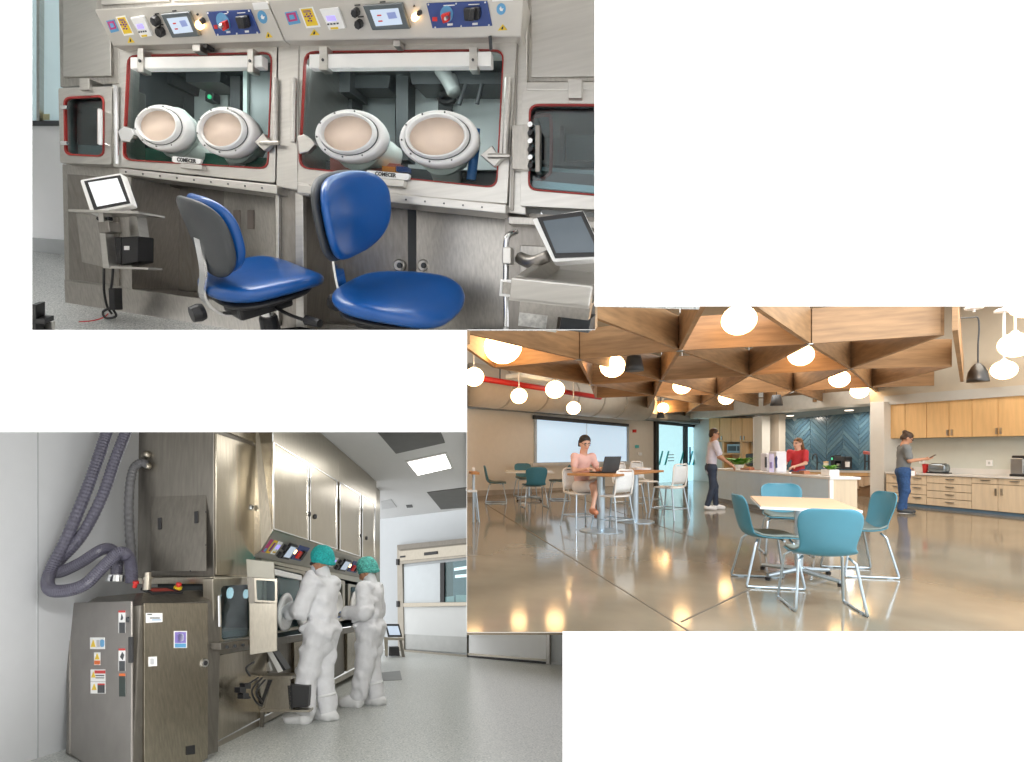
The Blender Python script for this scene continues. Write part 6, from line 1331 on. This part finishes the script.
# ---- globe pendants
globe_m = mat('opal_glass', (.55, .57, .60), .35, emit=(1, .60, .26), es=8)
def pendant(x, y, dpx, label, st=1.):
    tt = 240 / dpx * (.82 if x in (519, 573.5) else 1.36 if x == 503 else 1.); c = P(x, y, tt); r = .21
    asp = math.sqrt(1 + ((x - PX) / FPX) ** 2); r = dpx / 2 / FPX * tt / math.sqrt(asp)
    t = thing('globe_pendant', label, 'pendant lamp', c + Vector((0, 0, r)), 'opal globe pendants')
    obj('globe', ball(c, r, 24, .94), globe_m, t, smooth=True)
    obj('cap', lathe([(r * .35, r * .88), (r * .2, r * 1.08), (.02, r * 1.15)], c, n=14), paper, t)
    obj('rod', tube([c + Vector((0, 0, r)), Vector((c.x, c.y, 4.28))], .014, 6), paper, t)
    return t
for x, y, dp, lb in ((503, 346, 38, 'large opal globe tucked into the lattice cell nearest the lounge wall'), (474, 377, 20, 'opal globe hanging beside the red pipe end'), (519, 396, 16.5, 'opal globe on a long rod under the red pipe'), (555, 389.5, 19, 'opal globe hanging in front of the red pipe'), (573.5, 408, 14, 'small opal globe hanging above the window corner'),
    (612.5, 366, 25, 'opal globe in the lattice cell beside the dark cone'), (739, 320, 34, 'big opal globe in the wide glowing lattice cell'), (801, 355, 25, 'opal globe half below the long right border board'), (839.5, 379, 20, 'opal globe in the cell by the border board above the alcove'), (859.5, 391, 17.5, 'opal globe in the last cell before the pillar'),
    (682, 386, 18, 'opal globe in the cell above the glass door'), (726, 398, 15, 'opal globe in the cell above the standing man'), (758, 408, 12, 'small opal globe over the island middle'), (615, 401, 13, 'small opal globe in the far cell above the window'), (663, 408, 11.5, 'small opal globe in the far cell above the switch plates'), (696, 413, 10, 'small opal globe in the far cell above the door frame'),
    (1015, 345, 31, 'opal globe hung highest of the pair over the maple cabinets'), (1004, 370, 24, 'opal globe hung lowest over the maple cabinets'), (1026, 305, 32, 'opal globe partly cut off above the pair by the cabinets')):
    pendant(x, y, dp, lb)
# dark cone speakers and bell lamp
for x0, x1, y0, y1, lb in ((623, 645, 357, 372, 'black cone speaker hanging inside the lattice near the window'), (656, 665, 413, 419, 'small black cone speaker at the far lattice edge'), (770, 783, 396, 406.5, 'black cone speaker hanging above the island')):
    tt = {623: 8.6, 656: 20., 770: 13.8}[x0]; c = P((x0 + x1) / 2, y1 - 1, tt); k = tt / FPX; w_ = (x1 - x0) * k / 2 * .85; h_ = (y1 - y0) * k
    t = thing('cone_speaker', lb, 'speaker', c, 'black cone speakers'); obj('shell', lathe([(w_, 0), (w_ * .95, h_ * .3), (w_ * .7, h_), (0, h_)], c, n=20), dark, t, smooth=True); obj('grille', lathe([(w_ * .9, -.004), (w_ * .9, .002)], c, n=20), mat('grille_grey', (.12, .13, .14), .6), t); obj('cable', tube([c + Vector((0, 0, h_)), Vector((c.x, c.y, 4.28))], .01, 5), black, t)
tt = 9.4; c = P(978, 382, tt); t = thing('bell_lamp', 'dark metal bell lamp hanging beside the maple cabinets', 'pendant lamp', c); k = tt / FPX
obj('shade', lathe([(8.6 * k, 0), (8.4 * k, 4 * k), (7.4 * k, 10 * k), (5.2 * k, 15 * k), (2.2 * k, 18.6 * k), (.5 * k, 19.5 * k)], c, n=24), mat('gunmetal', (.13, .125, .12), .35, 1), t, smooth=True)
obj('cord', tube(spline([P(978, 363, tt), P(978, 345, tt), P(979, 330, tt), P(978, 318, tt), P(972, 317.5, tt), P(958, 317.5, tt), P(956, 310, tt), P(956, 268.5, tt)], 4), .012, 6), dark, t)
for x, y, lb in ((974, 309, 'white ceiling canopy beside the hanging cord'), (1004, 312, 'white ceiling canopy over the globe pendants')):
    c = P(x, y, 9.6); t = thing('ceiling_canopy', lb, 'ceiling fitting', c); obj('disc', lathe([(.12, 0), (.13, .03), (.08, .06)], c, n=18), paper, t); obj('rod', tube([c, P(x, y + (26 if x > 990 else 3), 9.6)], .02), paper, t)
# ---- teal chairs and tables
teal = mat('teal_shell', (.05, .205, .275), .38, var=.04); pad_m = mat('olive_pad', (.16, .19, .17), .8, var=.1, scale=40); tube_m = mat('pale_blue_tube', (.50, .60, .68), .3, .8)
def teal_chair(label, M, group):
    t = thing('shell_chair', label, 'chair', None, group, M)
    prof = [(.23, .455), (.20, .462), (.10, .455), (0, .445), (-.10, .445), (-.17, .46), (-.215, .51), (-.235, .58), (-.25, .66), (-.262, .74), (-.272, .80), (-.278, .835), (-.28, .85)]
    wid = [.20, .225, .235, .238, .232, .215, .198, .20, .222, .232, .225, .19, .13]
    cur = [0, .0, .015, .02, .03, .045, .06, .055, .05, .045, .04, .035, .03]
    V, F = [], []; nx = 11
    for (y, z), w_, c_ in zip(prof, wid, cur):
        for i in range(nx):
            s = -1 + 2 * i / (nx - 1); V.append(Vector((s * w_, y + (c_ * s * s if z > .5 else 0), z + (c_ * s * s if z <= .5 else 0))))
    for j in range(len(prof) - 1): F += [(j * nx + i, j * nx + i + 1, (j + 1) * nx + i + 1, (j + 1) * nx + i) for i in range(nx - 1)]
    obj('shell', (V, F), teal, t, local=True, smooth=True, solid=.014, sub=1)
    V2, F2_ = [], []
    for (y, z), w_, c_ in list(zip(prof, wid, cur))[:6]:
        for i in range(nx):
            s = -1 + 2 * i / (nx - 1); V2.append(Vector((s * w_ * .92, y * .96, z + .016 + c_ * s * s)))
    for j in range(5): F2_ += [(j * nx + i, j * nx + i + 1, (j + 1) * nx + i + 1, (j + 1) * nx + i) for i in range(nx - 1)]
    obj('seat_pad', (V2, F2_), pad_m, t, local=True, smooth=True, solid=.02)
    for s in (-1, 1):
        pts = [(s * .17, .14, .445), (s * .215, .17, .40), (s * .245, .235, .03), (s * .247, .232, .012), (s * .247, .19, .011), (s * .247, -.19, .011), (s * .247, -.232, .012), (s * .24, -.235, .03), (s * .20, -.15, .40), (s * .16, -.12, .44)]
        lg_ = obj('sled_leg', tube(pts, .011, 8), tube_m, t, local=True, smooth=True)
        for y in (.15, -.15): obj('glide', box((s * .247, y, 0), .03, .05, .012), tube_m, lg_, local=True)
    obj('cross_bar', tube([(-.17, .1, .43), (.17, .1, .43)], .011), tube_m, t, local=True)
    return t
def place(x, y, az): p = FL(x, y); return Matrix.Translation(p) @ Matrix.Rotation(az - math.pi / 2, 4, 'Z')
def SC(M, s): return M @ Matrix.Diagonal((s, s, s, 1))
DEG = math.radians
ch0 = teal_chair('teal shell chair with its back to the open floor at the square table', SC(place(820, 607, DEG(72)), .95), 'chairs at the square table')
copy_tree(ch0, SC(place(766, 583, DEG(-14)), .98), 'teal shell chair in profile pulled up beside the square table')
copy_tree(ch0, SC(place(858, 573, DEG(168)), .98), 'teal shell chair at the square table nearest the maple cabinets')
copy_tree(ch0, SC(place(785, 553, DEG(-112)), .98), 'teal shell chair behind the square table facing the open floor')
def cafe_table(label, M, w_, d_, h_, mt, group=None):
    t = thing('cafe_table', label, 'table', None, group, M)
    obj('top', box((0, 0, h_ - .028), w_, d_, .028), mt, t, local=True, bevel=.008); obj('edge_band', ring_box(w_, d_, h_), paper, t, local=True)
    obj('column', lathe([(.035, .06), (.035, h_ - .03)], (0, 0, 0)), tube_m, t, local=True)
    for k in range(4):
        a = math.pi / 4 + k * math.pi / 2; d = Vector((math.cos(a), math.sin(a), 0)); l = obj('foot', tube([d * .03 + Vector((0, 0, .08)), d * .40 + Vector((0, 0, .045))], [.03, .018]), tube_m, t, local=True); obj('caster', lathe([(.022, 0), (.025, .03)], d * .40, n=10), black, l, local=True)
    return t
def ring_box(w_, d_, h_):
    o = [(-w_ / 2 - .003, -d_ / 2 - .003), (w_ / 2 + .003, -d_ / 2 - .003), (w_ / 2 + .003, d_ / 2 + .003), (-w_ / 2 - .003, d_ / 2 + .003)]; z0, z1 = h_ - .026, h_ - .004; V = [Vector((x, y, z)) for z in (z0, z1) for x, y in o]
    return V, [(i, (i + 1) % 4, 4 + (i + 1) % 4, 4 + i) for i in range(4)]
top_m = mat('pale_laminate', (.60, .41, .26), .5, var=.03)
ctb = Vector((3.72, 5.5, 0)); cafe_table('pale laminate cafe table on castors ringed by teal chairs near the maple cabinets', Matrix.Translation(ctb) @ Matrix.Rotation(DEG(-27), 4, 'Z'), .74, 1.3, .74, top_m)
# far set
far_t = FL(529, 500); cafe_table('pale cafe table ringed by teal chairs before the window wall', Matrix.Translation(far_t) @ Matrix.Rotation(DEG(-10), 4, 'Z'), 1.15, 1.2, .72, mat('pale_white_laminate', (.78, .76, .70), .35))
for x, y, az, lb in ((496, 503, -8, 'teal shell chair in profile at the far table nearest the beige wall end'), (534, 507, 92, 'teal shell chair with its back to the open floor at the far table'), (525, 496, -85, 'teal shell chair at the far table closest to the window wall'), (559, 500, 172, 'teal shell chair at the far table nearest the seated woman')):
    copy_tree(ch0, SC(place(x, y, DEG(az)), 1.04), lb, 'chairs at the far table')
# ---- bar stools and bar table
stool_w = mat('white_stool_shell', (.82, .80, .76), .4, var=.02); mesh_w = mat('white_mesh_back', (.78, .80, .80), .6, var=.12, scale=90)
def stool(label, M, group):
    t = thing('bar_stool', label, 'stool', None, group, M); sz = .56
    obj('seat', xf(cushion(.44, .42, .035, 3.5, 28), Matrix.Translation((0, 0, sz - .03))), stool_w, t, local=True, smooth=True)
    V, F = [], []; nx = 9; zz_ = [(-.19, sz + .05), (-.215, sz + .12), (-.23, sz + .2), (-.24, sz + .29), (-.245, sz + .36)]; ww = [.19, .2, .2, .195, .185]
    for (y, z), w_ in zip(zz_, ww):
        for i in range(nx): s = -1 + 2 * i / (nx - 1); V.append(Vector((s * w_, y + .03 * s * s, z)))
    for j in range(4): F += [(j * nx + i, j * nx + i + 1, (j + 1) * nx + i + 1, (j + 1) * nx + i) for i in range(nx - 1)]
    obj('backrest', (V, F), mesh_w, t, local=True, smooth=True, solid=.01)
    fr_ = [(-.2, -.05, sz), (-.215, -.16, sz + .01), (-.205, -.185, sz + .06), (-.21, -.205, sz + .2), (-.19, -.215, sz + .37), (0, -.245, sz + .385), (.19, -.215, sz + .37), (.21, -.205, sz + .2), (.205, -.185, sz + .06), (.215, -.16, sz + .01), (.2, -.05, sz)]
    obj('back_frame', tube(spline(fr_, 3), .014), stool_w, t, local=True, smooth=True)
    fe = []
    for sx in (-1, 1):
        for sy in (-1, 1):
            a, b = (sx * .18, sy * .16, sz - .02), (sx * .235, sy * .235, .008); obj('leg', tube([a, b], .013, 8), tube_m, t, local=True); fe.append(lerp(a, b, .66))
    for i, j in ((0, 1), (2, 3), (0, 2), (1, 3)): obj('foot_rail', tube([fe[i], fe[j]], .009, 6), tube_m, t, local=True)
    return t
s0 = stool('white mesh-back bar stool turned away at the bar table near the seated woman', SC(place(613, 531, DEG(125)), 1.0), 'bar stools')
copy_tree(s0, SC(place(669, 519, DEG(125)), 1.05), 'white mesh-back bar stool turned away at the bar table end nearest the door')
copy_tree(s0, SC(place(581, 527, DEG(-74)), 1.0), 'white bar stool the woman sits on')
copy_tree(s0, SC(place(628, 513, DEG(-55)), 1.05), 'white bar stool behind the bar table beside the laptop')
copy_tree(s0, SC(place(646, 508, DEG(-55)), 1.05), 'white bar stool behind the bar table nearest the glass door')
bt = FL(619, 526); bdir = DEG(50); t = thing('bar_table', 'long wooden bar table on two round bases', 'table', None, M=Matrix.Translation(bt) @ Matrix.Rotation(bdir, 4, 'Z'))
oakt = mat('oak_top', (.46, .21, .07), .55, var=.12, scale=3, stretch=(8, .8, 1))
obj('top', box((.0, 0, .86), 2.35, .72, .035), oakt, t, local=True, bevel=.006)
for x in (-.75, .75):
    obj('column', lathe([(.06, .02), (.06, .86)], (x, 0, 0)), tube_m, t, local=True); obj('base', lathe([(.32, 0), (.32, .015), (.06, .03)], (x, 0, 0), n=24), tube_m, t, local=True, smooth=False)
bz = .897
c0 = P(604, 467, 8.9); lp_ = level(R2, bz).at(603, 472.7)
t = thing('laptop', 'open dark laptop on the bar table before the woman', 'laptop', None, M=Matrix.Translation(lp_) @ Matrix.Rotation(DEG(30), 4, 'Z'))
obj('base', box((0, 0, 0), .34, .24, .018), dark, t, local=True, bevel=.004); obj('keyboard', box((0, .01, .018), .29, .1, .002), black, t, local=True)
V, F = box((0, 0, 0), .36, .25, .012); obj('lid', xf((V, F), Matrix.Translation((0, -.13, .02)) @ Matrix.Rotation(DEG(105), 4, 'X') @ Matrix.Translation((0, .12, 0))), dark, t, local=True, bevel=.004)
lp2 = level(R2, bz).at(640, 469.5); t = thing('paper_stack', 'small stack of white papers on the bar table', 'papers', lp2)
for i in range(4): obj('sheet', box((0, 0, .008 * i), .3, .22, .007, Matrix.Translation(lp2) @ Matrix.Rotation(.1 * i, 4, 'Z')), paper, t)
# stool and table corner at the frame edge
o_ = FL(473, 521); t = thing('bar_stool', 'slim white stool cut off by the white wall beside the teal chairs', 'stool', None, M=Matrix.Translation(o_))
obj('seat', box((-.03, 0, .52), .17, .4, .04), stool_w, t, local=True, bevel=.01); obj('backrest', box((.02, .1, .56), .05, .06, .38), stool_w, t, local=True, bevel=.01)
for y in (-.15, .15): obj('leg', tube([(.04, y, .52), (.09, y * 1.2, 0)], .014), tube_m, t, local=True)
obj('foot_rail', tube([(.07, -.17, .2), (.07, .17, .2)], .01), tube_m, t, local=True)
o_ = P(474, 474, 9.6); t = thing('bar_table', 'brown table corner behind the slim white stool', 'table', o_); obj('top', box((0, 0, 0), .14, .5, .04, Matrix.Translation(o_)), oakt, t, bevel=.004); obj('leg', tube([o_ + Vector((0, .1, 0)), Vector((o_.x, o_.y + .1, 0))], .02), tube_m, t)
# ---- people of the lounge
white_s = mat('lavender_white_shirt', (.70, .68, .78), .7, var=.05, scale=20); navy_t = mat('navy_trousers', (.035, .05, .085), .7, var=.1); jeans = mat('blue_jeans', (.03, .09, .24), .75, var=.2, scale=30)
red_t = mat('red_tee', (.55, .035, .045), .75); grey_t = mat('grey_tee', (.20, .215, .22), .8); peach = mat('peach_top', (.80, .50, .44), .8); skirt_m = mat('white_skirt', (.78, .76, .76), .8)
hair_b = mat('brown_hair', (.05, .026, .014), .5, var=.2, scale=40); hair_l = mat('light_brown_hair', (.17, .08, .03), .5, var=.2, scale=40); hair_k = mat('dark_hair', (.018, .014, .012), .45, var=.2, scale=40)
def pm(x, y, az, sx=1., sz=1.): return Matrix.Translation(FL(x, y)) @ Matrix.Rotation(az - math.pi / 2, 4, 'Z') @ Matrix.Diagonal((sx, sx, sz, 1))
J = stand(1.75, .05); J.update(shR=(.18, .05, 1.42), elR=(.22, .14, 1.15), wrR=(.17, .36, .98), shL=(-.18, .05, 1.42), elL=(-.22, .16, 1.16), wrL=(-.14, .40, 1.0), anL=(-.09, .12, .085), toeL=(-.11, .28, .035), knL=(-.09, .10, .49), anR=(.09, -.10, .085), toeR=(.10, .06, .035), face=(.15, 1, -.15))
build_person('man in pale shirt and dark trousers standing with hands on the island', pm(711, 509.5, DEG(-15), .92, .97), J, dict(skin=skin_m, top=white_s, sleeve=.75, hem=-.05, legs=navy_t, shoe=paper, shoe_name='shoe', shoe_r=1.15, hair=hair_b, glasses=True))
J = stand(1.6); J.update(shR=(.16, .02, 1.29), elR=(.22, .1, 1.05), wrR=(.12, .33, .98), shL=(-.16, .02, 1.29), elL=(-.22, .12, 1.05), wrL=(-.10, .34, .98), face=(.3, 1, -.05))
build_person('woman in red tee behind the island with tied brown hair', pm(798, 509.5, DEG(-150), .9, .93), J, dict(skin=skin_l, top=red_t, sleeve=.7, legs=jeans, shoe=black, hair=hair_l, hair_extra=[((0, -.08, .0), (0, -.13, -.12), .06, .05)], glasses=True, r=.92))
J = stand(1.66, .02); J.update(shR=(.17, .02, 1.34), elR=(.21, .06, 1.08), wrR=(.10, .32, 1.12), shL=(-.17, .02, 1.34), elL=(-.22, -.0, 1.07), wrL=(-.18, .16, .92), hdR=(-.1, 1, .1), pnR=(0, 0, 1), face=(0, 1, -.75), head=(0, .07, 1.545), anL=(-.07, .03, .085), toeL=(-.09, .19, .035), anR=(.08, -.06, .085), toeR=(.10, .10, .035))
MR = pm(903, 513, DEG(-28), .95, .96)
build_person('person in grey tee and blue jeans looking at a phone', MR, J, dict(skin=skin_m, top=grey_t, sleeve=.7, hem=.0, legs=jeans, shoe=dark, sole=paper, hair=hair_b, hair_extra=[((0, -.09, .07), (0, -.11, .08), .045, .04)], glasses=True, r=1.06))
ph = MR @ Vector((.085, .43, 1.16)); t = thing('phone', 'black phone in the hand of the person in grey', 'phone', None, M=MR @ Matrix.Translation((.085, .43, 1.155)) @ Matrix.Rotation(DEG(35), 4, 'X')); obj('body', box((0, 0, 0), .08, .17, .012), black, t, local=True, bevel=.004); obj('display', box((0, 0, .012), .07, .15, .001), screen_k, t, local=True)
t = thing('badge', 'white badge clipped at the waist of the blue jeans', 'badge', None, M=MR @ Matrix.Translation((.17, .12, .78))); obj('card', box((0, 0, 0), .012, .06, .1), paper, t, local=True); obj('clip', box((0, 0, .1), .012, .012, .06), dark, t, local=True)
sh_ = .56
J = dict(pelvis=(0, -.02, .66), belly=(0, 0, .82), chest=(0, .03, 1.04), neck=(0, .05, 1.2), head=(0, .09, 1.335), face=(.1, 1, -.35))
for n, x in (('L', -1), ('R', 1)):
    J['sh' + n] = (x * .165, .04, 1.12); J['hip' + n] = (x * .085, 0, .64)
J.update(elR=(.22, .12, .90), wrR=(.12, .34, .93), elL=(-.23, .12, .90), wrL=(-.14, .33, .93), knR=(.06, .40, .68), knL=(-.02, .42, .72), anR=(-.02, .38, .26), toeR=(-.02, .50, .19), anL=(.14, .52, .34), toeL=(.17, .66, .30))
build_person('woman in peach top and white skirt seated at the bar table with laptop', pm(582, 527, DEG(-74), .97, 1.02), J, dict(skin=skin_l, top=peach, sleeve=.6, inflate=.008, skirt=skirt_m, shoe=mat('tan_pump', (.55, .22, .12), .4), hair=hair_k, hair_extra=[((0, -.10, -.02), (0, -.10, -.05), .05, .045), ((-.075, -.03, .01), (-.07, -.05, -.07), .03, .02), ((.075, -.03, .01), (.07, -.05, -.07), .03, .02)], glasses=True, r=.9))
